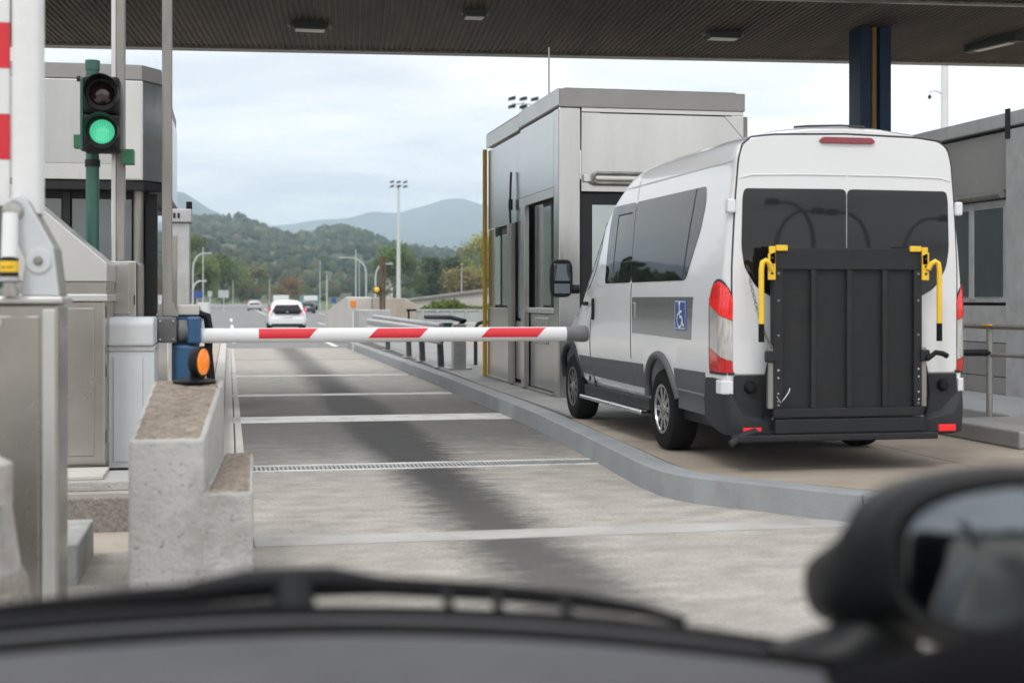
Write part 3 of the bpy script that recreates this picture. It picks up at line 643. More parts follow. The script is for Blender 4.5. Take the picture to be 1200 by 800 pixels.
# ================================================================== FAR RIGHT BOOTH, RAIL AND KERB
B3 = thing('toll_booth', 'grey metal toll booth at the right edge beyond the van', 'toll booth', (10.8, 15.6, .196))
X3 = 9.6
MB().box(X3 + .06, 12, 12.4, 18.4, .196, 3.66).build('inner_wall', 'frame_dark', B3)
MB().box(X3 - .06, 12.1, 12.3, 18.6, 3.70, 3.88).build('roof_fascia', 'galv', B3, .015)
MB().box(X3 - .075, X3 - .055, 15.85, 15.95, 3.55, 3.92).build('gutter_bracket', 'frame_dark', B3, .004)
MB().box(X3, X3 + .05, 15.98, 18.4, 2.92, 3.66).build('wall_panel', 'fascia_grey', B3, .006)
MB().box(X3 - .06, X3 + .06, 15.5, 15.96, .196, 3.66).build('corner_post', 'galv', B3, .012)
MB().box(X3 - .05, X3 + .05, 12.4, 15.48, 2.92, 3.66).build('wall_panel', 'galv', B3, .006)
MB().tube([(X3 - .09, 15.98, 2.86), (X3 - .09, 18.2, 2.86)], .05).build('lamp_tube', 'steel_dark', B3, smooth=40)
MB().box(X3 - .02, X3 + .04, 16.0, 18.38, 1.50, 2.80).build('window_frame', 'galv', B3, .01)
MB().box(X3 - .035, X3 - .024, 16.08, 16.75, 1.58, 2.70).build('window_pane', 'glass_booth', B3)
MB().box(X3 - .035, X3 - .024, 16.9, 18.2, 1.58, 2.70).build('window_pane', 'glass_booth', B3)
MB().box(X3 - .045, X3 - .02, 16.76, 16.88, 1.54, 2.74).build('window_stile', 'galv', B3, .006)
MB().box(X3 - .04, X3 + .04, 13.2, 15.3, 1.35, 2.8).build('window_frame', 'frame_dark', B3, .006)
MB().box(X3 - .055, X3 - .042, 13.3, 15.25, 1.42, 2.72).build('window_pane', 'glass_booth', B3)
for i, (z0, z1) in enumerate(((.22, .55), (.56, .98), (.99, 1.46))):
    for (ya, yb) in ((12.4, 15.48), (15.98, 17.0), (17.01, 18.4)):
        MB().box(X3 - .01, X3 + .05, ya, yb - .01, z0, z1).build('wall_panel', 'fascia_grey' if i < 2 else 'galv', B3, .006)
rl = thing('handrail', 'grey steel handrail in front of the right edge booth', 'handrail', (7.55, 13.2, .196))
for x, y in ((7.62, 13.05), (7.95, 11.6), (7.62, 15.3)):
    MB().cyl((x, y, .19), (x, y, 1.28), .032).build('post', 'steel_dark', rl, smooth=40)
MB().tube([(7.62, 15.3, 1.27), (7.62, 13.05, 1.27), (7.95, 11.6, 1.27)], .032).build('top_rail', 'steel_dark', rl, smooth=40)
MB().tube([(7.62, 15.3, .98), (7.62, 13.05, .98), (7.95, 11.6, .98)], .022).build('mid_rail', 'steel_dark', rl, smooth=40)
MB().tube([(6.6, 13.05, 1.0), (7.62, 13.05, 1.0)], .035).build('side_bar', 'black_plastic', rl, smooth=40)
MB().box(7.56, 7.68, 12.98, 13.1, 1.275, 1.29).build('reflector', 'yellow_pipe', rl)
one(MB().prism([(6.95, 11.4), (9.5, 11.4), (9.5, 12.9), (6.95, 12.9)], 'z', .196, .36).build('concrete_plinth', 'fascia_grey', None, .02), 'low dark concrete plinth below the handrail', 'plinth')
one(MB().prism([(8.0, 13.3), (9.55, 13.3), (9.55, 18.6), (8.0, 18.6)], 'z', .197, .34).build('booth_step', 'kerb', None, .02), 'grey concrete step along the right edge booth', 'step')


# ================================================================== LEFT FOREGROUND
def pole_x(px, Y): return Y * math.tan(YAW + math.atan((px - 600) / 1640))
# raised barrier
rb = thing('raised_barrier', 'stainless steel barrier cabinet with its striped arm raised upright', 'barrier', (-1.05, 7.0, -.012))
MB().box(-1.42, -.775, 6.80, 7.18, .06, 1.525).build('cabinet', 'steel', rb, .012)
MB().box(-1.36, -.86, 6.788, 6.80, .12, 1.47).build('cabinet_door', 'steel', rb, .005)
MB().box(-.846, -.79, 6.790, 6.80, .10, 1.50).build('door_edge', 'steel_pale', rb, .004)
MB().box(-1.44, -.755, 6.775, 7.20, 1.527, 1.56).build('cabinet_lid', 'steel_pale', rb, .008)
MB().box(-1.44, -.75, 6.78, 7.22, -.012, .06).build('plinth', 'steel_dark', rb, .008)
MB().cyl((-1.04, 6.785, 1.44), (-1.04, 6.77, 1.44), .02).build('lock', 'chrome', rb, smooth=40)
bp = [(-1.015, 1.95), (-1.005, 2.0), (-.98, 2.025), (-.945, 2.03), (-.915, 2.005), (-.80, 1.79), (-.773, 1.562), (-.945, 1.562), (-.925, 1.73), (-1.0, 1.90)]
MB().prism(bp, 'y', 6.80, 6.835).build('bracket_plate', 'paint_grey', rb, .008)
MB().prism([(x + .008, z - .006 if z > 1.6 else z) for x, z in bp], 'y', 6.836, 7.06).build('bracket_core', 'steel_dark', rb, .006)
MB().prism(bp, 'y', 7.062, 7.09).build('bracket_plate', 'steel_pale', rb, .006)
MB().lathe([(-.032, .001), (-.03, .034), (-.012, .04), (.0, .05)], (-.975, 6.8, 1.955), 'y').build('pivot_cap', 'steel', rb, smooth=40)
MB().lathe([(-.012, .001), (-.011, .055), (.0, .06)], (-.865, 6.8, 1.725), 'y').build('pivot_disc', 'paint_grey', rb, smooth=40)
MB().lathe([(-.026, .001), (-.025, .014), (-.012, .022)], (-.865, 6.8, 1.725), 'y').build('pivot_bolt', 'steel_dark', rb, smooth=40)
MB().tube([(-.93 + .075 * math.cos(a), 6.797, 1.735 + .075 * math.sin(a)) for a in (R(d) for d in range(20, 160, 12))], .006, 6).build('wear_groove', 'steel_dark', rb, smooth=60) if False else None
ring = []
for z in (1.95, 2.6, 3.4, 4.4, 5.2):
    ring.append([(-.93 + .07 * math.copysign(abs(math.cos(t)) ** .55, math.cos(t)), 6.95 + .085 * math.copysign(abs(math.sin(t)) ** .55, math.sin(t)), z) for t in np.linspace(0, 2 * math.pi, 24, endpoint=False)])
MB().loft(ring).build('boom', 'boom_white', rb, smooth=40)
for k in range(13):
    z = 1.99 + k * .215
    MB().box(-1.16, -1.012, 6.93, 6.965, z, z + .213).build('stripe', 'boom_red' if k % 2 else 'boom_white', rb)
MB().cyl((-.985, 6.74, 1.56), (-.985, 6.74, 1.60), .045).cyl((-.985, 6.74, 1.60), (-.985, 6.74, 1.625), .03).build('strut_foot', 'steel', rb, smooth=40)
MB().cyl((-.985, 6.74, 1.625), (-.985, 6.74, 1.735), .041).build('strut_body', 'frame_dark', rb, smooth=40)
MB().cyl((-.985, 6.74, 1.672), (-.985, 6.74, 1.722), .0425).build('strut_label', 'label_yellow', rb, smooth=40)
MB().cyl((-.985, 6.74, 1.63), (-.985, 6.74, 1.65), .050).build('strut_collar', 'galv', rb, smooth=40)
MB().cyl((-.985, 6.74, 1.735), (-.985, 6.78, 1.94), .036).build('strut_rod', 'boom_white', rb, smooth=40)
sm = MB()
for k in range(6): sm.box(-1.012 + k * .009, -1.006 + k * .009, 6.6975 - .0, 6.7, 1.690 + .002 * (k % 3), 1.697)
sm.build('label_print', 'frame_dark', rb)
# second cabinet with the sloping hood
c2 = thing('steel_cabinet', 'stainless cabinet with sloping hood behind the raised barrier', 'cabinet', (-1.2, 11.4, .29))
MB().prism([(-1.62, 1.68), (-.905, 1.68), (-.905, 1.82), (-1.42, 2.27), (-1.62, 2.42)], 'y', 11.0, 11.85).build('hood', 'steel_pale', c2, .008)
MB().box(-1.6, -.912, 11.02, 11.83, 1.585, 1.68).build('neck', 'steel', c2, .006)
MB().box(-1.63, -.90, 10.99, 11.86, 1.53, 1.585).build('lid', 'steel_pale', c2, .008)
MB().box(-1.6, -.92, 11.02, 11.83, .29, 1.53).build('body', 'steel', c2, .01)
MB().box(-1.5, -1.0, 11.006, 11.02, .36, 1.48).build('door', 'steel', c2, .005)
for z in (.45, .95, 1.4): MB().box(-.918, -.905, 11.1, 11.16, z, z + .09).build('hinge', 'steel_dark', c2, .003)
c3 = thing('control_cabinet', 'light grey painted cabinet beside the boom motor', 'cabinet', (-.75, 11.55, .195))
MB().prism([(11.28, 1.18), (11.28, 1.36), (11.34, 1.405), (11.85, 1.405), (11.85, 1.18)], 'x', -.925, -.575).build('head', 'paint_grey', c3, .02)
MB().box(-.92, -.565, 11.3, 11.86, 1.14, 1.178).build('ledge', 'galv', c3, .004)
MB().box(-.92, -.57, 11.31, 11.84, .23, 1.14).build('body', 'paint_grey', c3, .008)
MB().box(-.88, -.66, 11.298, 11.31, .28, 1.10).build('door', 'paint_grey', c3, .004)
MB().box(-.91, -.58, 11.32, 11.83, .195, .23).build('foot', 'frame_dark', c3)
c4 = thing('junction_box', 'upright stainless box at the foot of the pale steel post', 'cabinet', (-.85, 12.05, .195))
MB().box(-.975, -.745, 11.9, 12.3, .195, 1.86).build('body', 'steel', c4, .01)
MB().box(-.965, -.80, 11.888, 11.9, 1.42, 1.84).build('door', 'steel', c4, .005)
MB().box(-.744, -.70, 11.95, 12.2, .2, 1.84).build('side_channel', 'steel_dark', c4, .006)
MB().box(-.765, -.755, 11.885, 11.9, 1.5, 1.58).build('hinge', 'frame_dark', c4)
# steel posts
p1 = thing('steel_post', 'pale steel post with painted-in lit edge rising to the canopy behind the traffic light', 'post', (-.9, 12.1, 1.86))
MB().box(-.955, -.915, 12.04, 12.10, 1.861, 5.95).build('flange', 'steel_pale', p1, .006)  # paler steel here stands in for the narrow strip of light on the post
MB().box(-.914, -.845, 12.02, 12.14, 1.861, 5.95).build('web', 'steel_dark', p1, .012)
p2 = thing('steel_post', 'slim grey steel post standing over the boom motor', 'post', (-.5, 12.1, 1.40))
MB().box(-.545, -.463, 12.0, 12.1, 1.40, 5.95).build('shaft', 'steel_dark', p2, .012)
MB().prism([(-.60, 1.40), (-.41, 1.40), (-.46, 1.52), (-.545, 1.52)], 'y', 12.01, 12.09).build('foot', 'steel_dark', p2, .006)
# steel pylon with a small camera head
py_ = thing('sensor_pylon', 'weathered steel pylon with black capped head beside the left booth', 'pylon', (-.58, 17.0, .195))
MB().box(-.70, -.455, 17.0, 17.4, .195, 2.45).build('column', 'galv', py_, .012)
MB().box(-.66, -.60, 16.985, 17.0, .6, 2.3).build('cover_strip', 'steel', py_, .004)
MB().box(-.72, -.43, 16.95, 17.45, 2.452, 2.61).build('head', 'galv', py_, .012)
MB().cyl((-.46, 17.05, 2.61), (-.46, 17.05, 2.70), .035).build('beacon', 'black_plastic', py_, smooth=40)
for i in range(3): MB().box(-.69 + i * .05, -.665 + i * .05, 16.94, 16.952, 2.5, 2.56).build('vent', 'frame_dark', py_)
# concrete block
cb_ = thing('concrete_block', 'weathered stepped concrete impact block at the lane edge', 'concrete block', (-.2, 8.1, -.03))
def hull(name, mat, bot, top, zb, zt, parent, bevel):
    vs = [(x, y, zb) for x, y in bot] + [(x, y, z) for (x, y), z in zip(top, zt)]
    return MB().add(vs, [(3, 2, 1, 0), (4, 5, 6, 7), (0, 1, 5, 4), (1, 2, 6, 5), (2, 3, 7, 6), (3, 0, 4, 7)]).build(name, mat, parent, bevel)
q = [(-.49, 7.2), (-.118, 7.2), (-.03, 9.15), (-.47, 9.15)]
hull('main_body', 'conc_light', q, q, -.03, [.845, .845, 1.03, 1.03], cb_, .018)
q2 = [(-.16, 7.204), (.122, 7.204), (.155, 9.145), (-.10, 9.145)]
hull('side_step', 'conc_light', q2, q2, -.03, [.575, .575, .56, .56], cb_, .018)
def rough_top(name, quad, zs, lift, parent, seed):
    r = np.random.default_rng(seed); n, mrow = 14, 60; V = []; Fc = []
    for j in range(mrow + 1):
        for i in range(n + 1):
            u, v = i / n, j / mrow
            x = (quad[0][0] * (1 - u) + quad[1][0] * u) * (1 - v) + (quad[3][0] * (1 - u) + quad[2][0] * u) * v
            y = quad[0][1] * (1 - v) + quad[3][1] * v; z = zs[0] * (1 - v) + zs[1] * v
            ed = min(u, 1 - u, v * 3, (1 - v) * 3)
            V.append((x, y, z + (lift + r.uniform(-.004, .004) if ed > .001 else -.004)))
    for j in range(mrow):
        for i in range(n): a = j * (n + 1) + i; Fc.append((a, a + 1, a + n + 2, a + n + 1))
    return MB().add(V, Fc).build(name, 'conc_top', parent, smooth=30)
tx = bpy.data.textures.new('pits', 'CLOUDS'); tx.noise_scale = .035; tx.noise_depth = 3
for o_ in list(cb_.children):
    sb = o_.modifiers.new('cut', 'SUBSURF'); sb.subdivision_type = 'SIMPLE'; sb.levels = sb.render_levels = 6
    dm = o_.modifiers.new('pits', 'DISPLACE'); dm.texture = tx; dm.strength = .005; dm.mid_level = .62; dm.texture_coords = 'LOCAL'
rough_top('worn_top', [(-.475, 7.215), (-.133, 7.215), (-.05, 9.14), (-.455, 9.14)], (.845, 1.03), .006, cb_, 1)
rough_top('worn_top', [(-.105, 7.215), (.108, 7.215), (.142, 9.14), (-.02, 9.14)], (.575, .56), .006, cb_, 2)
# amber lamp on the block
al = thing('warning_lamp', 'round amber warning lamp on black foot on the concrete block', 'lamp', (-.20, 9.0, 1.03))
MB().lathe([(0, .13), (.012, .135), (.022, .12), (.03, .05)], (-.21, 9.0, 1.022), 'z').build('foot', 'black_plastic', al, smooth=40)
MB().box(-.24, -.15, 8.95, 9.05, 1.04, 1.09).build('neck', 'black_plastic', al, .012)
d = Vector((.905, -.425, 0)); c = Vector((-.19, 8.98, 1.155))
def disc_lathe(prof, name, mat, par):
    u = d.normalized(); rings = []
    s_ = Vector((0, 0, 1)).cross(u)
    for a, r in prof: rings.append([tuple(c + u * a + (s_ * math.cos(t) + Vector((0, 0, 1)) * math.sin(t)) * r) for t in np.linspace(0, 2 * math.pi, 32, endpoint=False)])
    return MB().loft(rings).build(name, mat, par, smooth=40)
disc_lathe([(-.03, .04), (-.028, .08), (-.005, .096), (.025, .10), (.038, .10), (.038, .084)], 'housing', 'black_plastic', al)
disc_lathe([(.02, .084), (.040, .083), (.047, .065), (.050, .03), (.051, .002)], 'lens', 'lamp_amber', al)
# traffic light
tl = thing('traffic_light', 'green painted traffic light showing green', 'traffic light', (-1.10, 12.0, .195))
MB().cyl((-1.105, 12.05, .195), (-1.105, 12.05, 3.44), .054).build('pole', 'green_paint', tl, smooth=40)
MB().cyl((-1.105, 12.05, 3.44), (-1.105, 12.05, 3.52), .060).build('pole_cap', 'green_paint', tl, smooth=40)
MB().box(-1.155, -.865, 11.72, 11.93, 3.045, 3.345).build('upper_housing', 'black_plastic', tl, .03)
MB().box(-1.155, -.865, 11.72, 11.93, 2.735, 3.04).build('lower_housing', 'black_plastic', tl, .03)
MB().box(-1.175, -1.15, 11.74, 11.9, 2.75, 3.33).build('back_plate', 'green_paint', tl, .006)
def ring_pts(r, y, cx, cz, n=28): return [(cx + r * math.cos(t), y, cz + r * math.sin(t)) for t in np.linspace(0, 2 * math.pi, n, endpoint=False)]
for cz, lm in ((3.20, 'lamp_off'), (2.895, 'lamp_green')):
    cx = -1.0
    MB().loft([ring_pts(.098, 11.715, cx, cz), ring_pts(.088, 11.70, cx, cz), ring_pts(.055, 11.685, cx, cz), ring_pts(.004, 11.68, cx, cz)]).build('lens', lm, tl, smooth=50)
    MB().loft([ring_pts(.135, 11.722, cx, cz), ring_pts(.135, 11.69, cx, cz), ring_pts(.100, 11.69, cx, cz), ring_pts(.100, 11.722, cx, cz)], caps=False).build('lens_ring', 'frame_dark', tl, smooth=40)
    vi = MB(); A = [R(a) for a in np.linspace(-35, 215, 26)]
    vo = []
    for rr_, y_ in ((.132, 11.69), (.135, 11.50), (.128, 11.50), (.122, 11.69)):
        vo.append([(cx + rr_ * math.cos(a), y_ + (.10 if y_ < 11.6 else 0) * (1 - math.sin(max(a, 0) if a < math.pi else math.pi) * 1.0) * .6, cz + rr_ * math.sin(a)) for a in A])
    vi.loft(vo, caps=False, closed=False).build('visor', 'black_plastic', tl, smooth=40)
MB().box(-1.25, -1.16, 11.98, 12.1, 2.79, 2.90).build('junction_plate', 'green_plate', tl, .006)
MB().box(-.86, -.765, 11.9, 12.06, 2.66, 2.78).build('junction_plate', 'green_plate', tl, .006)
MB().cyl((-1.2, 12.0, 3.36), (-1.155, 12.0, 3.36), .012).cyl((-1.225, 12.0, 3.36), (-1.195, 12.0, 3.36), .024).build('mount_screw', 'frame_dark', tl, smooth=40)
MB().cyl((-1.105, 12.05, 2.64), (-1.105, 12.05, 2.70), .062).build('clamp', 'frame_dark', tl, smooth=40)
# lowered boom
bo = thing('boom_barrier', 'lowered red and white striped boom across the lane with blue motor', 'barrier', (-.38, 12.05, .195))
MB().box(-.58, -.425, 11.93, 12.2, 1.185, 1.395).build('clamp_bracket', 'bracket_grey', bo, .012)
for x in (-.555, -.45):
    for z in (1.215, 1.365): MB().cyl((x, 11.915, z), (x, 11.94, z), .009).build('bolt', 'chrome', bo, smooth=40)
MB().lathe([(0, .075), (.02, .09), (.10, .085), (.16, .07)], (-.425, 12.05, 1.285), 'x').build('gear_collar', 'cap_grey', bo, smooth=40)
MB().box(-.34, -.225, 11.96, 12.14, 1.175, 1.40).build('hinge_block', 'blue_paint', bo, .02)
MB().box(-.47, -.245, 12.12, 12.42, .195, 1.41).build('motor_post', 'blue_paint', bo, .02)
MB().box(-.455, -.26, 11.99, 12.12, .86, 1.17).build('motor_cover', 'blue_paint', bo, .03)
MB().box(-.43, -.245, 12.1, 12.4, 1.412, 1.50).build('sensor_box', 'conc_far', bo, .012)
MB().cyl((-.21, 12.25, 1.36), (-.21, 12.25, 1.52), .055).build('sensor_post', 'boom_white', bo, smooth=40)
MB().tube([(-.25, 12.2, 1.42), (-.18, 12.2, 1.40), (-.165, 12.2, 1.3), (-.17, 12.2, 1.1), (-.14, 12.2, .8), (-.10, 12.2, .5), (-.09, 12.2, .2)], .035).build('cable_arm', 'black_plastic', bo, smooth=40)
BR = .062
def boom_ring(x, r=BR, n=28): return [(x, 12.05 + .82 * r * math.cos(t), 1.24 + r * math.sin(t)) for t in np.linspace(0, 2 * math.pi, n, endpoint=False)]
MB().loft([boom_ring(-.225), boom_ring(1.3), boom_ring(2.93)]).build('boom', 'boom_white', bo, smooth=40)
def stripe(xa, xb, sa, sb):
    rows = []
    for a in np.linspace(R(62), R(-24), 10):
        u = (R(62) - a) / R(86); r = BR + .0015
        ya, za = 12.05 - .82 * r * math.cos(a), 1.24 + r * math.sin(a)
        rows.append([(xa - sa * u + (xb - sb * u - xa + sa * u) * k / 4, ya, za) for k in range(5)])
    MB().loft(rows, caps=False, closed=False).build('stripe', 'boom_red', bo, smooth=60)
stripe(.25, .745, .0, .075); stripe(1.26, 1.70, .085, .085); stripe(2.24, 2.74, .085, .085)
MB().loft([boom_ring(2.925, .064), boom_ring(3.0, .066), boom_ring(3.02, .072), boom_ring(3.10, .074), boom_ring(3.125, .062), boom_ring(3.13, .03)]).build('end_cap', 'cap_grey', bo, smooth=35)
# worn round barrier at the left edge
wb = thing('impact_bollard', 'scuffed grey round impact bollard at the lower left corner', 'bollard', (-1.05, 5.45, -.012))
MB().lathe([(0, .365), (.3, .33), (.55, .295), (.8, .26), (.95, .23), (1.03, .19), (1.06, .13), (1.07, .02)], (-1.05, 5.45, -.01), 'z', 40).build('body', 'worn_barrier', wb, smooth=40)
MB().lathe([(.0, .378), (.38, .335), (.52, .318), (.56, .300)], (-1.05, 5.45, -.01), 'z', 40).build('sleeve', 'conc_pebble', wb, smooth=40)
MB().lathe([(.0, .02), (.02, .10), (.16, .10), (.2, .03)], (-.86, 5.28, .80), 'z', 20).build('knob', 'worn_barrier', wb, smooth=40)

# ================================================================== BEYOND THE BOOM
gl = thing('guardrail', 'short galvanised guardrail on the island beyond the boom', 'guardrail', (4.05, 31.5, .2))
wprof = [(0, .0), (.05, .03), (.05, .08), (.0, .14), (.0, .18), (.05, .24), (.05, .29), (.0, .32)]
rows = []
for y, dx in ((27.0, .1), (27.4, .02), (29, 0), (33, -.02), (37, -.04), (40, -.1)):
    rows.append([(4.0 + dx - p[0], y, .66 + p[1]) for p in wprof])
MB().loft(rows, caps=False, closed=False).build('beam', 'galv', gl, smooth=30)
MB().tube([(4.06, 27.0, 1.03), (4.06, 40, 1.05)], .05).build('top_tube', 'galv', gl, smooth=40)
for y in (27.4, 30.1, 32.4, 36.8):
    MB().prism([(y - .1, .19), (y + .08, .19), (y + .30, .95), (y + .14, .95)], 'x', 4.06, 4.17).build('post', 'rail_dark', gl, .01)
    MB().box(3.98, 4.26, y - .2, y + .2, .19, .21).build('foot_plate', 'galv', gl)
MB().tube([(4.1, 27.0, .95), (4.35, 26.9, 1.0), (4.5, 26.9, 1.12), (4.3, 27.3, 1.18), (4.1, 29.5, 1.16)], .045).build('hose', 'black_plastic', gl, smooth=50)
MB().box(4.1, 4.3, 27.0, 27.25, .98, 1.08).build('terminal', 'teal_box', gl, .01)
gp = thing('steel_bollard', 'square grey steel post between the guardrail and the booth', 'post', (4.35, 26.6, .196))
MB().box(4.22, 4.47, 26.5, 26.75, .196, 1.06).build('shaft', 'galv', gp, .012)
MB().box(4.12, 4.57, 26.4, 26.85, .196, .225).build('base_plate', 'galv', gp, .004)
for k, x in enumerate((4.95, 5.35)):
    h = thing('hoop_rail', ['black hoop rail nearer the grey steel post', 'black hoop rail nearer the yellow pipe'][k], 'rail', (x, 28.2, .196), group='black hoop rails')
    MB().tube([(x, 28.2, .19), (x, 28.2, .95), (x + .05, 28.2, 1.04), (x + .14, 28.2, 1.07), (x + 1.0, 28.4, 1.07)], .04).build('hoop', 'rail_dark', h, smooth=40)
# post with yellow lamp, orange lamp, concrete ends
sp = thing('signal_post', 'brown steel post with small yellow signal beyond the guardrail', 'post', (4.82, 45, .2))
MB().box(4.76, 4.86, 44.9, 45.1, .0, 2.92).build('shaft', 'rust_post', sp, .01); MB().box(4.89, 4.94, 44.9, 45.1, .0, 2.92).build('shaft', 'rust_post', sp, .01)
MB().lathe([(-.12, .1), (0, .13), (.10, .1)], (4.66, 44.8, 1.84), 'y').build('signal_body', 'black_plastic', sp, smooth=40)
MB().lathe([(-.17, .02), (-.13, .085), (-.12, .09)], (4.64, 44.8, 1.84), 'y').build('signal_lens', 'yellow', sp, smooth=40)
orl = thing('marker_lamp', 'small orange marker lamp on thin post before the concrete ramp', 'lamp', (3.52, 40.5, 0))
MB().box(3.44, 3.60, 40.4, 40.55, 1.30, 1.5).build('lamp', 'orange', orl, .02); MB().cyl((3.52, 40.5, 0), (3.52, 40.5, 1.3), .025, n=8).build('stem', 'pole', orl)
cw = thing('concrete_barrier_end', 'pale concrete ramped barrier end beyond the guardrail', 'barrier', (4.4, 52, 0))
MB().prism([(50, -.02), (50, 1.60), (51, 1.62), (62, .95), (62, -.02)], 'x', 4.15, 5.02).build('ramp', 'conc_far', cw, .03)
MB().prism([(5.03, -.02), (5.03, 1.60), (6.0, 1.56), (6.38, 1.32), (6.38, -.02)], 'y', 48, 60).build('block', 'conc_beige', cw, .03)
MB().box(4.0, 5.0, 44.0, 45.6, .0, 1.2).build('grey_housing', 'galv', cw, .02)
# wall, hedge and fence on the right
fw = thing('far_wall', 'pale concrete retaining wall below the trees', 'wall', (20, 82, 0))
MB().prism([(9.6, -.06), (9.6, 1.30), (16, 2.1), (26, 3.2), (40, 4.4), (40, -.06)], 'y', 82, 83).build('wall_face', 'conc_far', fw)
MB().prism([(9.4, 1.30), (9.4, 1.42), (16, 2.25), (26, 3.36), (40, 4.58), (40, 4.4), (26, 3.2), (16, 2.1)], 'y', 81.8, 83.2).build('coping', 'fascia_grey', fw)
r_ = np.random.default_rng(4); nh = 9000
ct = np.stack([r_.uniform(10.5, 24, nh), r_.uniform(76, 80, nh), np.zeros(nh)], 1); ct[:, 2] = r_.random(nh) * (.75 + .45 * np.sin(ct[:, 0] * 1.7) * .5 + .035 * ct[:, 0])
u = r_.normal(size=(nh, 3)) * .10; v = r_.normal(size=(nh, 3)) * .10
hd = mesh_np('hedge_growth', np.stack([ct - u, ct + v, ct + u, ct - v], 1).reshape(-1, 3), np.arange(nh * 4).reshape(-1, 4), 'leaf', np.repeat(np.array([[.14, .19, .05]]) * r_.uniform(.5, 1.4, (nh, 1)), 4, 0), kind='stuff')
tag(hd, 'bright green low growth at the foot of the far wall', 'bushes')
fe = thing('rail_fence', 'pale grey rail fence with blue tinted panels on the right', 'fence', (9, 48, 0))
MB().box(6.0, 17, 48, 48.08, 1.12, 1.19).build('top_rail', 'galv', fe); MB().box(6.0, 17, 48, 48.08, .55, .62).build('bottom_rail', 'galv', fe)
for i in range(22): MB().box(6.05 + i * .5, 6.12 + i * .5, 48.0, 48.1, 0, 1.12).build('baluster', 'galv', fe)
for i in range(11): MB().box(6.13 + i, 7.04 + i, 48.03, 48.05, .63, 1.1).build('panel', 'glass_pale', fe)
one(MB().box(5.0, 17, 46.2, 46.6, -.05, .75).build('parapet', 'conc_far', None, .02), 'low pale concrete parapet before the rail fence', 'parapet')
MB_left = thing('guardrail', 'long pale guardrail crossing behind the plaza on the far left', 'guardrail', (-8, 210, 0))
MB().box(-26, 6, 210, 210.1, .35, .70).build('beam', 'galv', MB_left)
for i in range(16): MB().box(-25.8 + i * 2, -25.65 + i * 2, 210.1, 210.2, 0, .7).build('post', 'galv', MB_left)
# masts and street lamps
def mast(loc, h, r, label):
    t = thing('light_mast', label, 'mast', loc, group='tall floodlight masts')
    x, y, z = loc
    MB().cyl((x, y, 0), (x, y, h), r, r * .45, 10).build('pole', 'pole', t, smooth=40)
    MB().box(x - .9, x + .9, y - .05, y + .05, h - .2, h - .1).build('crossarm', 'pole', t)
    for k in range(6): 
        q_ = -.95 + (k % 3) * .95; zz_ = h + .1 - (k // 3) * .65
        MB().prism([(x + q_ - .28, zz_), (x + q_ + .28, zz_ + .1), (x + q_ + .28, zz_ + .38), (x + q_ - .28, zz_ + .22)], 'y', y - .3, y + .15).build('floodlight', 'frame_dark', t)
mast((pole_x(467, 200), 200, 0), 18.0, .36, 'tall white floodlight mast rising above the trees')
mast((pole_x(613, 112), 112, 0), 17.6, .22, 'floodlight mast whose head shows above the booth roof')
def lamp(loc, h, arm, label, r=.10):
    t = thing('street_lamp', label, 'street lamp', loc, group='street lamps beyond the plaza'); x, y, z = loc
    pts = [(x, y, 0), (x, y, h * .72)] + [(x + arm * (1 - math.cos(a)), y, h * .72 + h * .28 * math.sin(a)) for a in (R(25), R(50), R(75), R(90))] + [(x + arm * 1.5, y, h)]
    MB().tube(pts, [r, r, r * .9, r * .8, r * .7, r * .6, r * .6], 8).build('pole', 'pole', t, smooth=50)
    MB().box(*sorted((x + arm * 1.35, x + arm * 1.75)), y - .15, y + .15, h - .1, h + .12).build('lantern', 'sign_grey', t, .03)
lamp((pole_x(226, 200), 200, 0), 7.9, 1.5, 'curved street lamp beside the steel pylon')
lamp((pole_x(429, 200), 200, 0), 7.4, -2.2, 'curved street lamp reaching left above the concrete ramp')
lamp((pole_x(440, 170), 170, 0), 5.8, 1.2, 'lower curved street lamp next to the brown signal post')
lamp((pole_x(226, 150), 150, 0), 3.4, .8, 'short curved lamp below the pylon side street lamp')
def thin(px, Y, h, label, r=.09): return one(MB().cyl((pole_x(px, Y), Y, 0), (pole_x(px, Y), Y, h), r, r * .6, 8).build('thin_pole', 'pole', None, smooth=40), label, 'pole')
thin(238, 200, 8.8, 'straight pole right of the pylon side street lamp'); thin(417, 190, 8.2, 'taller of two straight poles beside the curved lamp'); thin(375, 220, 7.5, 'thin grey pole right of the white hatchback', .07)
thin(383, 200, 5.0, 'stouter white pole right of the white hatchback', .11); thin(316, 260, 5.2, 'thin pole left of the white hatchback', .07); thin(273, 240, 4.6, 'thin pole right of the grey roadside sign', .07)
thin(541, 150, 5.0, 'thin pole in front of the tallest tree', .06); thin(421, 196, 6.8, 'shorter of two straight poles beside the curved lamp', .06)
def sign(px, py0, py1, wpx, Y, mat, label):
    x = pole_x(px, Y); s_ = Y * .98 / 1640; t = thing('road_sign', label, 'road sign', (x, Y, 0), group='road signs on the far left')
    MB().box(x - wpx * s_ / 2, x + wpx * s_ / 2, Y - .05, Y, 1.55 + (350 - py1) * s_, 1.55 + (350 - py0) * s_).build('board', mat, t, .02)
    MB().cyl((x, Y + .06, 0), (x, Y + .06, 1.55 + (350 - py0) * s_), .05, n=8).build('stem', 'pole', t)
sign(231, 341, 349, 13, 150, 'sign_blue', 'blue road sign at the foot of the left street lamp')
sign(262, 340, 349, 12, 170, 'sign_grey', 'grey rectangular back of a road sign on the far left')
sign(246, 341, 348, 5, 160, 'sign_grey', 'small round topped sign between the blue and grey signs')
sign(391, 349, 355, 6, 200, 'sign_blue', 'tiny blue sign left of the concrete ramp')
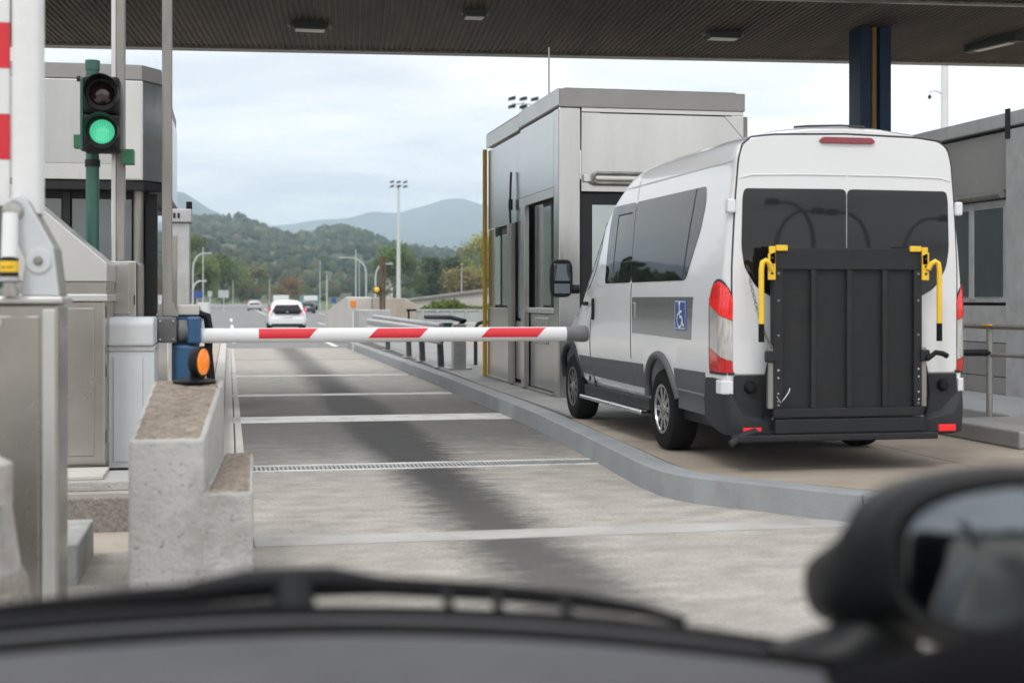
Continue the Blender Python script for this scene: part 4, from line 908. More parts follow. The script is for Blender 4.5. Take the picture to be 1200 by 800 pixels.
# camera pole behind the van roof
cp = thing('camera_pole', 'thick white pole with camera arm right of the blue pillar', 'pole', (pole_x(1107, 55), 55, 0))
X_ = pole_x(1107, 55)
MB().cyl((X_, 55, 0), (X_, 55, 14), .17, .15, 14).build('pole', 'boom_white', cp, smooth=40)
MB().tube([(X_ - .1, 55, 10.3), (X_ - .4, 55, 10.42), (X_ - .68, 55, 10.38), (X_ - .7, 55, 10.2)], .03, 6).build('arm', 'pole', cp, smooth=50)
MB().lathe([(-.16, .03), (-.1, .07), (0, .07)], (X_ - .7, 55, 10.22), 'z', 12).build('camera_dome', 'frame_dark', cp, smooth=50)

# ================================================================== VAN
VX, VY, VZ = 4.82, 10.4, .196
van = thing('van', 'white high roof minibus with folded black wheelchair lift at the rear', 'van', (VX, VY, VZ))
HALF = [(.0, .40), (.80, .40), (.93, .42), (.985, .50), (1.015, .65), (1.03, .85), (1.03, 1.1), (1.03, 1.3), (1.02, 1.5), (1.0, 1.75), (.975, 2.0), (.945, 2.25), (.917, 2.42), (.895, 2.51), (.85, 2.59), (.77, 2.65), (.58, 2.70), (.3, 2.735), (0, 2.745)]
TOP = [(0, 2.70), (.08, 2.73), (.5, 2.745), (2.6, 2.745), (3.0, 2.71), (3.3, 2.63), (3.6, 2.52), (3.9, 2.35), (4.3, 1.98), (4.85, 1.47), (5.0, 1.38), (5.4, 1.26), (5.7, 1.08), (5.85, .8)]
WID = [(0, .972), (.03, .988), (.08, 1.0), (4.6, 1.0), (5.0, .985), (5.4, .95), (5.7, .88), (5.85, .78)]
PIV = .60
def itp(tab, y): return float(np.interp(y, [a for a, _ in tab], [b for _, b in tab]))
def zmap(y, z):
    t_ = itp(TOP, y); return z if z <= PIV else PIV + (z - PIV) * (t_ - PIV) / (2.745 - PIV)
def zinv(y, z):
    t_ = itp(TOP, y); return z if z <= PIV else PIV + (z - PIV) * (2.745 - PIV) / (t_ - PIV)
SIDE = HALF[3:17]
def hw(y, z): return float(np.interp(zinv(y, z), [p[1] for p in SIDE], [p[0] for p in SIDE])) * itp(WID, y)
def vring(y):
    L_ = [(x * itp(WID, y), y, zmap(y, z)) for x, z in HALF]
    return L_ + [(-x, yy, z) for x, yy, z in L_[-2:0:-1]]
ys = [0, .03, .08, .2, .4, .6, .8, 1.0, 1.15, 1.22, 1.4, 1.67, 1.9, 2.12, 2.2, 2.4, 2.6, 2.8, 3.0, 3.15, 3.3, 3.45, 3.6, 3.75, 3.9, 4.1, 4.3, 4.6, 4.85, 5.0, 5.2, 5.4, 5.55, 5.7, 5.8, 5.85]
body = MB().loft([vring(y) for y in ys]).build('body', 'van_white', van, smooth=38, local=True)
WY = (1.67, 5.0); WR = .365
cut = MB()
for y in WY: cut.cyl((-1.3, y, WR + .03), (1.3, y, WR + .03), .45, n=40)
cu = cut.build('cutter', 'seam', van, local=True)
bm_ = body.modifiers.new('arches', 'BOOLEAN'); bm_.object = cu; bm_.operation = 'DIFFERENCE'; bm_.solver = 'EXACT'
bpy.context.view_layer.update(); dg = bpy.context.evaluated_depsgraph_get()
nm = bpy.data.meshes.new_from_object(body.evaluated_get(dg)); body.modifiers.clear(); body.data = nm
for p in nm.polygons: p.use_smooth = True
nm.set_sharp_from_angle(angle=R(38))
wnm = body.modifiers.new('weighted', 'WEIGHTED_NORMAL'); wnm.keep_sharp = True; wnm.weight = 80
bpy.data.objects.remove(cu)
def skin(name, mat, poly, side=-1, off=.004, parent=None, n=14, thick=True, smooth=40):
    """a panel lying on the van's flank: polygon in (y, z), cut into strips so that it follows the curve"""
    pb = bmesh.new(); vs_ = [pb.verts.new((0, y, z)) for y, z in poly]; pb.faces.new(vs_)
    zs_ = np.linspace(min(z for _, z in poly), max(z for _, z in poly), n); y_s = np.linspace(min(y for y, _ in poly), max(y for y, _ in poly), 10)
    for z in zs_[1:-1]: bmesh.ops.bisect_plane(pb, geom=pb.verts[:] + pb.edges[:] + pb.faces[:], plane_co=(0, 0, z), plane_no=(0, 0, 1))
    for y in y_s[1:-1]: bmesh.ops.bisect_plane(pb, geom=pb.verts[:] + pb.edges[:] + pb.faces[:], plane_co=(0, y, 0), plane_no=(0, 1, 0))
    for v_ in pb.verts: v_.co.x = side * (hw(v_.co.y, v_.co.z) + off)
    me = bpy.data.meshes.new(name)
    ex = bmesh.ops.extrude_face_region(pb, geom=pb.faces[:]); 
    for g_ in ex['geom']:
        if isinstance(g_, bmesh.types.BMVert): g_.co.x -= side * (off + .02)
    bmesh.ops.recalc_face_normals(pb, faces=pb.faces)
    for f_ in pb.faces: f_.smooth = True
    pb.to_mesh(me); pb.free(); me.set_sharp_from_angle(angle=R(smooth)); me.materials.append(MAT[mat])
    o = bpy.data.objects.new(name, me); col.objects.link(o); o.parent = parent or van
    return o
def rnd(poly, r=.05, k=4):
    o = []; n = len(poly)
    for i in range(n):
        p = Vector(poly[i]); a = Vector(poly[i - 1]); b = Vector(poly[(i + 1) % n]); ra = min(r, (a - p).length * .45, (b - p).length * .45)
        A = p + (a - p).normalized() * ra; Bq = p + (b - p).normalized() * ra
        for t in range(k + 1):
            u_ = t / k; o.append(tuple(A * (1 - u_) ** 2 + p * 2 * u_ * (1 - u_) + Bq * u_ ** 2))
    return o
for sd in (-1, 1):
    skin('side_window', 'glass_van', rnd([(2.60, 1.51), (2.66, 2.29), (3.62, 2.30), (3.57, 1.51)], .06), sd)
    skin('side_window', 'glass_van', rnd([(.95, 1.51), (.66, 1.93), (.60, 2.14), (.63, 2.285), (2.645, 2.29), (2.585, 1.51)], .06), sd)
    skin('slider_frame', 'seam', [(3.28, 1.62), (3.28, 2.20), (2.76, 2.20), (2.76, 2.185), (3.262, 2.185), (3.262, 1.62)], sd, .0065)
    skin('pane_divider', 'seam', [(1.02, 1.53), (.86, 2.28), (.875, 2.28), (1.035, 1.53)], sd, .0065)
    skin('door_window', 'glass_van', rnd([(3.90, 2.17), (3.90, 1.90), (4.05, 1.66), (4.30, 1.48), (4.85, 1.37), (4.80, 1.46), (4.30, 2.0), (4.08, 2.15)], .03), sd)
    skin('side_moulding', 'van_grey', [(2.18, .52), (2.18, .745), (2.52, .745), (2.52, .52)], sd, .012)
    skin('side_moulding', 'van_grey', [(2.53, .52), (2.53, .745), (4.05, .735), (4.05, .535)], sd, .012)
    skin('side_moulding', 'van_grey', [(4.07, .535), (4.07, .735), (4.56, .74), (4.52, .55)], sd, .012)
    skin('quarter_cladding', 'van_grey', [(.44, .40), (.44, .755), (1.235, .755), (1.22, .60), (1.21, .41)], sd, .010)
    skin('cladding_step', 'decal_silver', [(.47, .56), (.47, .577), (1.18, .585), (1.18, .568)], sd, .016)
    skin('silver_graphic', 'decal_silver', [(2.52, 1.03), (2.52, 1.37), (.72, 1.37), (.77, 1.01)], sd, .003)
    for pl in ([(4.02, 1.35), (4.04, 1.35), (4.13, .94), (4.09, .42), (4.07, .42), (4.11, .94)], [(2.565, .78), (2.577, .78), (2.577, 1.50), (2.565, 1.50)], [(2.64, 2.31), (2.652, 2.31), (2.66, 2.5), (2.648, 2.5)], [(.10, 2.44), (.10, 2.452), (3.1, 2.452), (3.1, 2.44)]):
        skin('seam_or_shade_line', 'seam' if pl[0][1] < 2.3 else 'sign_grey', pl, sd, .0035)  # the long grey strip below the roof paints the crease's shading; the rest are seams
    # wheel arch lips
    for y in WY:
        pts = [(sd * (hw(y, max(.5, WR + .03 + .45 * math.sin(a))) + .004), y + .455 * math.cos(a), WR + .03 + .455 * math.sin(a)) for a in (R(k) for k in range(8, 173, 8))]
        MB().tube(pts, .038, 8).build('arch_lip', 'van_grey' if y < 3 else 'van_bumper', van, smooth=50, local=True)
    MB().box(*sorted((sd * .90, sd * 1.05)), 2.2, 4.5, .27, .315).build('side_step', 'chrome', van, .015, local=True)
    MB().box(*sorted((sd * .80, sd * .98)), 2.12, 4.55, .315, .42).build('sill', 'van_bumper', van, .01, local=True)
    # mirror
    mr_ = MB().loft([[(sd * (1.19 + .125 * math.copysign(abs(math.cos(t)) ** .5, math.cos(t)) * s_), yy, 1.58 + .21 * math.copysign(abs(math.sin(t)) ** .5, math.sin(t)) * s_) for t in np.linspace(0, 2 * math.pi, 28, endpoint=False)] for yy, s_ in ((4.72, .93), (4.74, 1.0), (4.82, 1.0), (4.90, .8), (4.93, .45))]).build('door_mirror', 'black_plastic', van, smooth=50, local=True)
    MB().box(*sorted((sd * 1.10, sd * 1.28)), 4.712, 4.722, 1.55, 1.74).build('mirror_glass', 'mirror_glass', mr_, .012, local=True)
    MB().box(*sorted((sd * 1.10, sd * 1.28)), 4.712, 4.722, 1.41, 1.52).build('wide_angle_glass', 'mirror_glass', mr_, .012, local=True)
    MB().tube([(sd * .98, 4.78, 1.46), (sd * 1.12, 4.80, 1.46)], .05).build('mirror_arm', 'black_plastic', mr_, smooth=50, local=True)
    MB().box(*sorted((sd * 1.025, sd * 1.052)), 4.05, 4.08, 1.10, 1.39).build('door_handle', 'seam', van, .01, local=True) if False else None
    MB().box(*sorted((sd * 1.028, sd * 1.055)), 4.17, 4.36, 1.28, 1.325).build('door_handle', 'black_plastic', van, .014, local=True)
    MB().box(*sorted((sd * 1.028, sd * 1.055)), 3.93, 3.985, 1.13, 1.36).build('door_handle', 'black_plastic', van, .014, local=True)
    MB().lathe([(0, .03), (.012 * sd, .028), (.016 * sd, .01)], (sd * 1.0, 4.2, .50), 'x', 16).build('jack_cap', 'black_plastic', van, smooth=40, local=True)
    MB().box(*sorted((sd * 1.026, sd * 1.042)), 2.40, 2.46, 1.16, 1.32).build('door_handle', 'decal_silver', van, .012, local=True)
# wheelchair sticker on both flanks is shown on the left
st = skin('access_sticker', 'sign_blue', [(1.19, 1.085), (1.19, 1.345), (.885, 1.345), (.885, 1.085)], -1, .006)
def flat(y, z): return (-(hw(y, z) + .0105), y, z)
def stroke(pts, wd, name='symbol_stroke'):
    m_ = MB()
    for (a0, b0), (a1, b1) in zip(pts, pts[1:]):
        dx, dz = a1 - a0, b1 - b0; l_ = math.hypot(dx, dz); nx, nz = -dz / l_ * wd / 2, dx / l_ * wd / 2; ex, ez = dx / l_ * wd * .3, dz / l_ * wd * .3
        m_.add([flat(a0 + nx - ex, b0 + nz - ez), flat(a1 + nx + ex, b1 + nz + ez), flat(a1 - nx + ex, b1 - nz + ez), flat(a0 - nx - ex, b0 - nz - ez)], [(0, 1, 2, 3)])
    return m_.build(name, 'paint_white', st, local=True)
cy0 = 1.04
m_ = MB(); hc = [flat(1.055 + .021 * math.cos(t), 1.315 + .021 * math.sin(t)) for t in np.linspace(0, 6.283, 16, endpoint=False)]; m_.add(hc, [tuple(range(16))]); m_.build('symbol_head', 'paint_white', st, local=True)
stroke([(1.055, 1.285), (1.05, 1.20), (.99, 1.20), (.965, 1.125), (.94, 1.13)], .022)
stroke([(1.05, 1.245), (.995, 1.245)], .018)
stroke([(1.075, 1.235), (1.112, 1.205), (1.12, 1.165), (1.095, 1.125), (1.05, 1.11), (1.01, 1.125), (.99, 1.155)], .018)
stroke([(1.175, 1.10), (.90, 1.10), (.90, 1.33), (1.175, 1.33), (1.175, 1.10)], .006)
# windscreen
rows = []
for y in np.linspace(3.86, 4.84, 8): rows.append([(x * itp(WID, y), y + .003, zmap(y, z) + .006) for x, z in HALF[14:]] + [(-x * itp(WID, y), y + .003, zmap(y, z) + .006) for x, z in HALF[-2:13:-1]])
MB().loft(rows, caps=False, closed=False).build('windscreen', 'glass_van', van, smooth=50, local=True)
# wheels
tyre_p = [(-.105, .20), (-.118, .24), (-.122, .30), (-.112, .345), (-.08, .362), (0, .366), (.08, .362), (.112, .345), (.122, .30), (.118, .24), (.105, .20)]
for y in WY:
    for sd in (-1, 1):
        c = (sd * .885, y, WR); wh = MB().lathe(tyre_p, c, 'x', 44).build('wheel', 'rubber', van, smooth=40, local=True)
        tread = MB()
        o_ = sd * .118
        MB().lathe([(o_ - sd * .10, .205), (o_ - sd * .02, .205), (o_ - sd * .005, .222), (o_, .222), (o_ + sd * .0, .20), (o_ - sd * .05, .185), (o_ - sd * .055, .02)], c, 'x', 40).build('rim', 'chrome' if y < 3 else 'van_grey', wh, smooth=40, local=True)
        for k in range(10):
            a = 2 * math.pi * k / 10; ca, sa = math.cos(a), math.sin(a); wd = .022
            q_ = [(c[0] + o_ - sd * .012, c[1] + r0 * ca - w0 * sa, c[2] + r0 * sa + w0 * ca) for r0, w0 in ((.05, -.026), (.2, -wd), (.2, wd), (.05, .026))]
            MB().add(q_ + [(x - sd * .03, y_, z_) for x, y_, z_ in q_], [(0, 1, 2, 3), (4, 5, 6, 7), (0, 1, 5, 4), (1, 2, 6, 5), (2, 3, 7, 6), (3, 0, 4, 7)]).build('spoke', 'chrome' if y < 3 else 'van_grey', wh, .004, local=True)
        MB().lathe([(o_ - sd * .05, .06), (o_ - sd * .004, .058), (o_ + sd * .004, .04), (o_ + sd * .006, .002)], c, 'x', 20).build('hub_cap', 'steel_dark', wh, smooth=40, local=True)
        MB().cyl((sd * .72, y, WR), (sd * .5, y, WR), .12, n=16).build('hub', 'frame_dark', wh, local=True)
MB().box(-.92, .92, .25, 5.6, .30, .40).build('underbody', 'frame_dark', van, .02, local=True)
for y in WY: MB().cyl((-.6, y, WR), (.6, y, WR), .06).build('axle', 'frame_dark', van, local=True)
for y in WY: MB().box(-.78, .78, y - .46, y + .46, .42, .92).build('wheel_well', 'frame_dark', van, local=True)
# ---- rear face: everything sits just behind y = 0
def rear(name, mat, poly, y1=-.006, parent=None, y0=.02, bevel=.003, smooth=None): return MB().prism(poly, 'y', y1, y0).build(name, mat, parent or van, bevel, local=True, smooth=smooth)
# raised door skins
dl = [(-.955, .76), (-.955, 1.6), (-.93, 2.1), (-.90, 2.45), (-.87, 2.56), (-.80, 2.615), (-.60, 2.64), (-.004, 2.655), (-.004, .76)]
ld = rd = rear('rear_door', 'van_white', rnd(dl[:-2] + [(0, 2.655)] + [(-x, z) for x, z in dl[:-2][::-1]], .05), -.012, bevel=.006)
for sx in (-1, 1):
    wp = [(sx * .003, 1.36), (sx * .003, 2.225), (sx * .86, 2.22), (sx * .875, 2.15), (sx * .885, 1.76), (sx * .86, 1.60), (sx * .76, 1.44), (sx * .62, 1.36)]
    rear('rear_window', 'glass_van', rnd(wp, .05), -.017, ld if sx < 0 else rd, -.005)
    rear('lower_cladding', 'van_bumper', rnd([(sx * .03, .42), (sx * .03, .755), (sx * .95, .755), (sx * .945, .48), (sx * .90, .42)], .02), -.03, ld if sx < 0 else rd, .0, .01)
    MB().lathe([(-.075, .002), (-.07, .035), (-.05, .045), (-.03, .052)], (sx * .82, 0, .66), 'y', 24).build('bump_stop', 'black_plastic', van, smooth=50, local=True)
    for z in (2.08, 1.02): MB().box(*sorted((sx * .935, sx * 1.0)), -.035, .06, z - .055, z + .055).build('hinge', 'van_white', van, .015, local=True) if z > 2 else None
    MB().tube([(sx * .90, -.011, 2.30), (sx * .80, -.015, 2.325), (sx * .4, -.015, 2.335), (sx * .01, -.015, 2.335)], .006, 6).build('pressed_crease', 'van_white', ld if sx < 0 else rd, smooth=50, local=True)
    # tail lamps wrap the corner
    tz = [(.76, 0), (.80, .0), (1.0, 0), (1.2, 0), (1.38, 0), (1.46, 0), (1.50, 0)]
    def wrap(name, mat, zlo, zhi, ya, yb, off, par, slope=0.0, slope2=0.0, rnd_e=0.0):
        rowsw = []
        for z in np.linspace(0, 1, 9):
            row = []
            for t in np.linspace(0, 1, 9):
                # path: along the flank from y=ya to the corner, then along the rear face to x
                rr_ = rnd_e * (abs(2 * t - 1) ** 3); zl = zlo + slope * t; zh = zhi + slope2 * t - rr_; zz_ = zl + (zh - zl) * z
                L1 = ya; L2 = yb; s_ = t * (L1 + L2); hwz = hw(.1, zz_)
                if s_ <= L1 - .05: p = (hwz + off, ya - s_)
                elif s_ >= L1 + .05: p = (hwz - (s_ - L1) + off * .2, -off - .004)
                else:
                    a = (s_ - L1 + .05) / .1 * math.pi / 2; p = (hwz - .05 + (.05 + off) * math.cos(a), .05 - (.05 + off) * math.sin(a))
                row.append((sx * p[0], p[1], zz_))
            rowsw.append(row)
        return MB().loft(rowsw, caps=False, closed=False).build(name, mat, par, smooth=60, local=True)
    lampb = wrap('tail_lamp', 'seam', .755, 1.51, .32, .085, .006, van, rnd_e=.16)
    wrap('lower_lens', 'red_lens', .775, .96, .285, .075, .012, lampb, 0, -.10)
    wrap('clear_lens', 'clear_lens', .965, 1.30, .285, .075, .0115, lampb, -.10, -.12)
    wrap('upper_lens', 'red_lit', 1.305, 1.49, .29, .075, .012, lampb, -.12, .0, .14)
    MB().prism([(sx * .955, -.035), (sx * 1.0, -.03), (sx * 1.04, .02), (sx * 1.046, .13), (sx * .98, .13)], 'z', .605, .715).build('corner_cap', 'van_white', van, .012, local=True)
rear('door_gap', 'seam', [(-.005, .45), (.005, .45), (.005, 1.37), (-.005, 1.37)], -.0125)
rear('brake_light', 'brake_dim', rnd([(-.21, 2.585), (.21, 2.585), (.24, 2.60), (.21, 2.635), (-.21, 2.635), (-.24, 2.60)], .02), -.035, bevel=.008)
MB().tube([(-.96, -.002, .80), (-.96, -.002, 1.6), (-.935, -.002, 2.1), (-.905, -.002, 2.45), (-.875, -.002, 2.565), (-.80, -.002, 2.625), (-.6, -.002, 2.65), (0, -.002, 2.665), (.6, -.002, 2.65), (.80, -.002, 2.625), (.875, -.002, 2.565), (.905, -.002, 2.45), (.935, -.002, 2.1), (.96, -.002, 1.6), (.96, -.002, .8)], .007, 6).build('door_seam', 'seam', van, smooth=60, local=True)
MB().tube([(-.40, .10, 2.722), (-.3, .08, 2.730), (0, .08, 2.742), (.2, .08, 2.732)], .009, 6).build('roof_trim', 'seam', van, smooth=60, local=True)
# bumper: corners and step
for sx in (-1, 1):
    secs = []
    for yy, xo, z0_, z1_ in ((.46, 1.018, .36, .745), (.25, 1.028, .31, .745), (.08, 1.022, .28, .74), (.01, 1.01, .27, .72), (-.05, .975, .265, .60), (-.08, .90, .26, .46), (-.09, .68, .27, .42)):
        secs.append([(sx * (xo - .10), yy + (.05 if yy < .2 else 0), z0_), (sx * xo, yy, z0_ + .02), (sx * (xo + .012), yy - .004, (z0_ + z1_) / 2), (sx * xo, yy, z1_ - .02), (sx * (xo - .10), yy + (.05 if yy < .2 else 0), z1_)])
    bu = MB().loft(secs).build('rear_bumper', 'van_bumper', van, .008, smooth=40, local=True)
    MB().box(*sorted((sx * .75, sx * .90)), -.102, -.085, .295, .35).build('reflector', 'red_refl_glow', bu, .006, local=True)
MB().box(-.70, .70, -.06, .10, .36, .43).build('bumper_centre', 'van_bumper', van, .02, local=True)
MB().box(-.66, .62, -.10, -.062, .40, .425).build('step_tread', 'fascia_grey', van, .004, local=True)
# ---- wheelchair lift
lf = MB().box(-.68, .57, -.135, -.095, .44, 1.74).build('lift_platform', 'lift_panel', van, .006, local=True)
MB().box(-.68, .57, -.165, -.136, 1.58, 1.75).build('top_plate', 'lift_black', lf, .008, local=True)
for x0_, x1_ in ((-.68, -.60), (.50, .57)): MB().box(x0_, x1_, -.17, -.136, .50, 1.58).build('frame_rail', 'lift_black', lf, .008, local=True)
MB().box(-.68, .57, -.172, -.136, .43, .50).build('bottom_rail', 'lift_black', lf, .008, local=True)
for x in (-.345, -.045, .255): MB().box(x - .022, x + .022, -.165, -.136, .50, 1.58).build('rib', 'lift_black', lf, .006, local=True)
MB().box(-.66, .60, -.16, .0, .30, .42).build('lift_base', 'lift_black', van, .012, local=True)
MB().box(-.98, .70, -.19, -.04, .245, .30).build('lift_step', 'lift_black', van, .012, local=True)
MB().box(-.80, .60, -.12, .5, .30, .325).build('lift_mount', 'frame_dark', van, .006, local=True)
MB().tube([(-1.03, -.17, .235), (-.94, -.15, .29), (-.80, -.10, .32)], .03).build('tow_arm', 'van_bumper', van, smooth=50, local=True)
for sx, x in ((-1, -.70), (1, .59)):
    hb = MB().prism([(x - .03, 1.70), (x - .03, 1.50), (x + .03, 1.50), (x + .03, 1.70), (x + .03, 1.72)], 'y', -.19, -.17).build('handle_bracket', 'yellow', lf, .005, local=True)
    MB().box(*sorted((x - sx * .035, x + sx * -.13)), -.19, -.165, 1.725, 1.77).build('bracket_tab', 'yellow', lf, .005, local=True)
    MB().box(*sorted((x - sx * .03, x + sx * .02)), -.19, -.165, 1.62, 1.76).build('bracket_tab', 'yellow', lf, .005, local=True)
    for z in (1.55, 1.61, 1.67): MB().cyl((x, -.195, z), (x, -.188, z), .010, n=10).build('bolt_hole', 'seam', lf, local=True)
    xo = x + sx * .10
    MB().tube([(x + sx * .015, -.2, 1.585), (x + sx * .035, -.21, 1.63), (x + sx * .065, -.22, 1.65), (x + sx * .09, -.22, 1.635), (xo, -.22, 1.58), (xo, -.22, 1.3), (xo, -.22, 1.15)], .021, 10).build('grab_handle', 'yellow', lf, smooth=60, local=True)
    MB().cyl((xo, -.22, 1.16), (xo, -.22, 1.02), .023, n=12).build('handle_grip', 'rubber', lf, smooth=40, local=True)
    MB().box(*sorted((x - .022, x + .022)), -.165, -.12, .50, .97).build('hydraulic_ram', 'steel_dark', lf, .008, local=True)
    MB().box(x - .04, x + .04, -.19, -.12, .86, .95).build('latch', 'lift_black', lf, .012, local=True)
    for z in (.56, .62, .74, .80): MB().cyl((x - sx * .055, -.178, z), (x - sx * .055, -.17, z), .008, n=8).build('bolt', 'chrome', lf, local=True)
for k, (x, z, wd_, hg) in enumerate(((-.52, 1.42, .12, .07), (-.22, .62, .10, .05), (.36, 1.30, .14, .08), (.10, .95, .07, .05))):
    MB().box(x, x + wd_, -.1362, -.1352, z, z + hg).build('scuff_patch', 'frame_dark', lf, local=True)
for z in (.53, .80, 1.07, 1.34, 1.55):
    for x in (-.64, .535): MB().cyl((x, -.1745, z), (x, -.169, z), .009, n=8).build('bolt', 'steel_dark', lf, local=True)
MB().tube([(-.74, -.10, .42), (-.76, -.14, .62), (-.73, -.15, .80), (-.70, -.14, .92)], .009, 8).build('hydraulic_hose', 'rubber', lf, smooth=60, local=True)
MB().tube([(.63, -.10, .42), (.645, -.14, .60), (.62, -.15, .78), (.60, -.14, .90)], .009, 8).build('hydraulic_hose', 'rubber', lf, smooth=60, local=True)
MB().tube([(.60, -.2, .88), (.66, -.22, .93), (.72, -.22, .92), (.76, -.22, .90)], .022).build('release_lever', 'black_plastic', lf, smooth=50, local=True)
ch = MB()
for k in range(26):
    u_ = k / 25; p = Vector((-.83, -.06, 1.50)).lerp(Vector((-.70, -.17, .98)), u_) + Vector((0, 0, -.06 * math.sin(math.pi * u_)))
    a = Vector((.012 if k % 2 else 0, 0 if k % 2 else .012, 0)); dd = Vector((.0045, 0, -.012))
    ch.tube([tuple(p - a * .8 - dd), tuple(p + a * .8 - dd), tuple(p + a * .8 + dd), tuple(p - a * .8 + dd), tuple(p - a * .8 - dd)], .0032, 5)
cn = ch.build('safety_chain', 'steel_dark', van, smooth=60, local=True)
MB().tube([(-.66, -.185, .60), (-.63, -.19, .55), (-.60, -.185, .58), (-.56, -.18, .63), (-.55, -.175, .66)], .006, 6).build('pin_chain', 'chrome', lf, smooth=60, local=True)

# ================================================================== CARS DOWN THE ROAD
def hatch(loc, label, paint, L_=4.1, W_=1.74, H_=1.5, rz=0.0):
    t = thing('car', label, 'car', loc, rz, 'cars driving away beyond the toll')
    hwid = W_ / 2; prof = [(.62, .2), (.93, .26), (1.0, .42), (1.0, .62), (.985, .82), (.93, .95), (.76, H_ - .16), (.60, H_ - .05), (.3, H_ - .01), (0, H_)]
    stn = [(0, .90, .90), (.05, .96, .95), (.35, .99, .99), (.9, 1, 1), (2.2, 1, 1), (2.6, 1, .97), (3.2, .98, .66), (3.7, .95, .60), (4.0, .86, .52), (L_, .72, .40)]
    rings = []
    for k, (y, ws, hs) in enumerate(stn):
        Lr = [(x * hwid * ws, y + (.0 if z < .9 or y > .4 else (z - .9) * .55), .2 + (z - .2) * hs) for x, z in prof]
        rings.append(Lr + [(-x, a, b_) for x, a, b_ in Lr[-2::-1]])
    rings = [[p for p in r] for r in rings]
    MB().loft([r for r in rings]).build('body', paint, t, smooth=40, local=True)
    MB().add([(-.70 * hwid / .87 * 1.02, .07, .90), (.70 * hwid / .87 * 1.02, .07, .90), (.58 * hwid / .87, .32, H_ - .17), (-.58 * hwid / .87, .32, H_ - .17), (-.62 * hwid / .87, .2, .92), (.62 * hwid / .87, .2, .92), (.56 * hwid / .87, .4, H_ - .15), (-.56 * hwid / .87, .4, H_ - .15)],
             [(0, 1, 2, 3), (4, 5, 6, 7), (0, 1, 5, 4), (1, 2, 6, 5), (2, 3, 7, 6), (3, 0, 4, 7)]).build('rear_window', 'glass_van', t, .01, local=True)
    MB().box(-.62, .62, -.025, .06, .80, .955).build('tailgate_panel', 'black_plastic', t, .02, local=True)
    for s_ in (-1, 1):
        MB().add([(s_ * hwid * .80, .015, .72), (s_ * hwid * .97, .05, .74), (s_ * hwid * .93, .16, 1.12), (s_ * hwid * .82, .12, 1.10), (s_ * hwid * .80, .10, .72), (s_ * hwid * .975, .2, .74), (s_ * hwid * .94, .3, 1.12), (s_ * hwid * .8, .2, 1.10)],
                 [(0, 1, 2, 3), (4, 5, 6, 7), (0, 1, 5, 4), (1, 2, 6, 5), (2, 3, 7, 6), (3, 0, 4, 7)]).build('tail_light', 'red_lit', t, .01, local=True)
        MB().box(*sorted((s_ * (hwid - .01), s_ * (hwid + .12))), 2.35, 2.5, .92, 1.05).build('door_mirror', paint, t, .02, local=True)
        MB().box(*sorted((s_ * hwid * .88, s_ * hwid * .93)), .9, 2.5, .98, H_ - .22).build('side_window', 'glass_van', t, .02, local=True)
        for y in (.75, 3.3): MB().lathe([(-.1, .2), (-.1, .29), (-.08, .31), (.08, .31), (.1, .29), (.1, .2)], (s_ * (hwid - .13), y, .31), 'x', 24).build('wheel', 'rubber', t, smooth=40, local=True)
    MB().box(-hwid * .86, hwid * .86, -.05, .12, .30, .60).build('bumper', paint, t, .05, local=True)
    MB().box(-hwid * .82, hwid * .82, -.03, .3, .16, .30).build('underside', 'frame_dark', t, .02, local=True)
    MB().box(-.26, .26, -.06, -.045, .62, .73).build('number_plate', 'plate', t, .004, local=True)
    MB().box(-.06, .06, -.035, -.02, .86, .92).build('emblem', 'chrome', t, .01, local=True)
    return t
hatch((2.84, 70.0, 0), 'white hatchback with black rear window driving away beyond the boom', 'car_white', 3.9, 1.90, 1.50)
hatch((8.2, 150, 0), 'dark car just right of the white hatchback', 'car_dark', 4.2, 1.8, 1.3)
hatch((3.3, 185, 0), 'pale silver car left of the white hatchback', 'car_silver', 4.2, 1.8, 1.35)
tk = thing('truck', 'distant truck with teal rear doors right of the white hatchback', 'truck', (10.8, 190, 0))
MB().box(9.7, 11.9, 190, 196, .6, 2.0).build('cargo_box', 'truck_teal', tk, .05); MB().box(9.9, 11.7, 189.9, 190.0, 1.3, 1.95).build('rear_door', 'plate', tk, .03)
for x in (9.95, 11.65): MB().cyl((x - .15, 191, .45), (x + .15, 191, .45), .45).build('wheel', 'rubber', tk)
MB().box(9.75, 11.85, 196.2, 198, .5, 1.9).build('cab', 'car_white', tk, .1)
t2 = thing('truck', 'distant white box truck showing above the hatchback roof', 'truck', (9.0, 240, 0))
MB().box(7.4, 10.0, 240, 248, .6, 2.15).build('cargo_box', 'car_white', t2, .05); MB().box(7.5, 9.9, 248.3, 250, .6, 2.0).build('cab', 'car_silver', t2, .1)
for x in (7.7, 9.7): MB().cyl((x - .15, 242, .5), (x + .15, 242, .5), .5).build('wheel', 'rubber', t2)
hs = thing('hill_house', 'pale tower house at the edge of the wooded hill', 'house', (pole_x(455, 420), 420, 0))
hx = pole_x(454, 420); MB().box(hx - 1.6, hx + 1.6, 420, 424, -.05, 11.8).build('wall', 'house', hs, .05); MB().prism([(hx - 1.9, 11.8), (hx + 1.9, 11.8), (hx, 13.2)], 'y', 419.7, 424.3).build('roof', 'ochre', hs)
MB().box(hx - .5, hx + .3, 419.95, 420, 8.8, 10.2).build('window', 'frame_dark', hs)

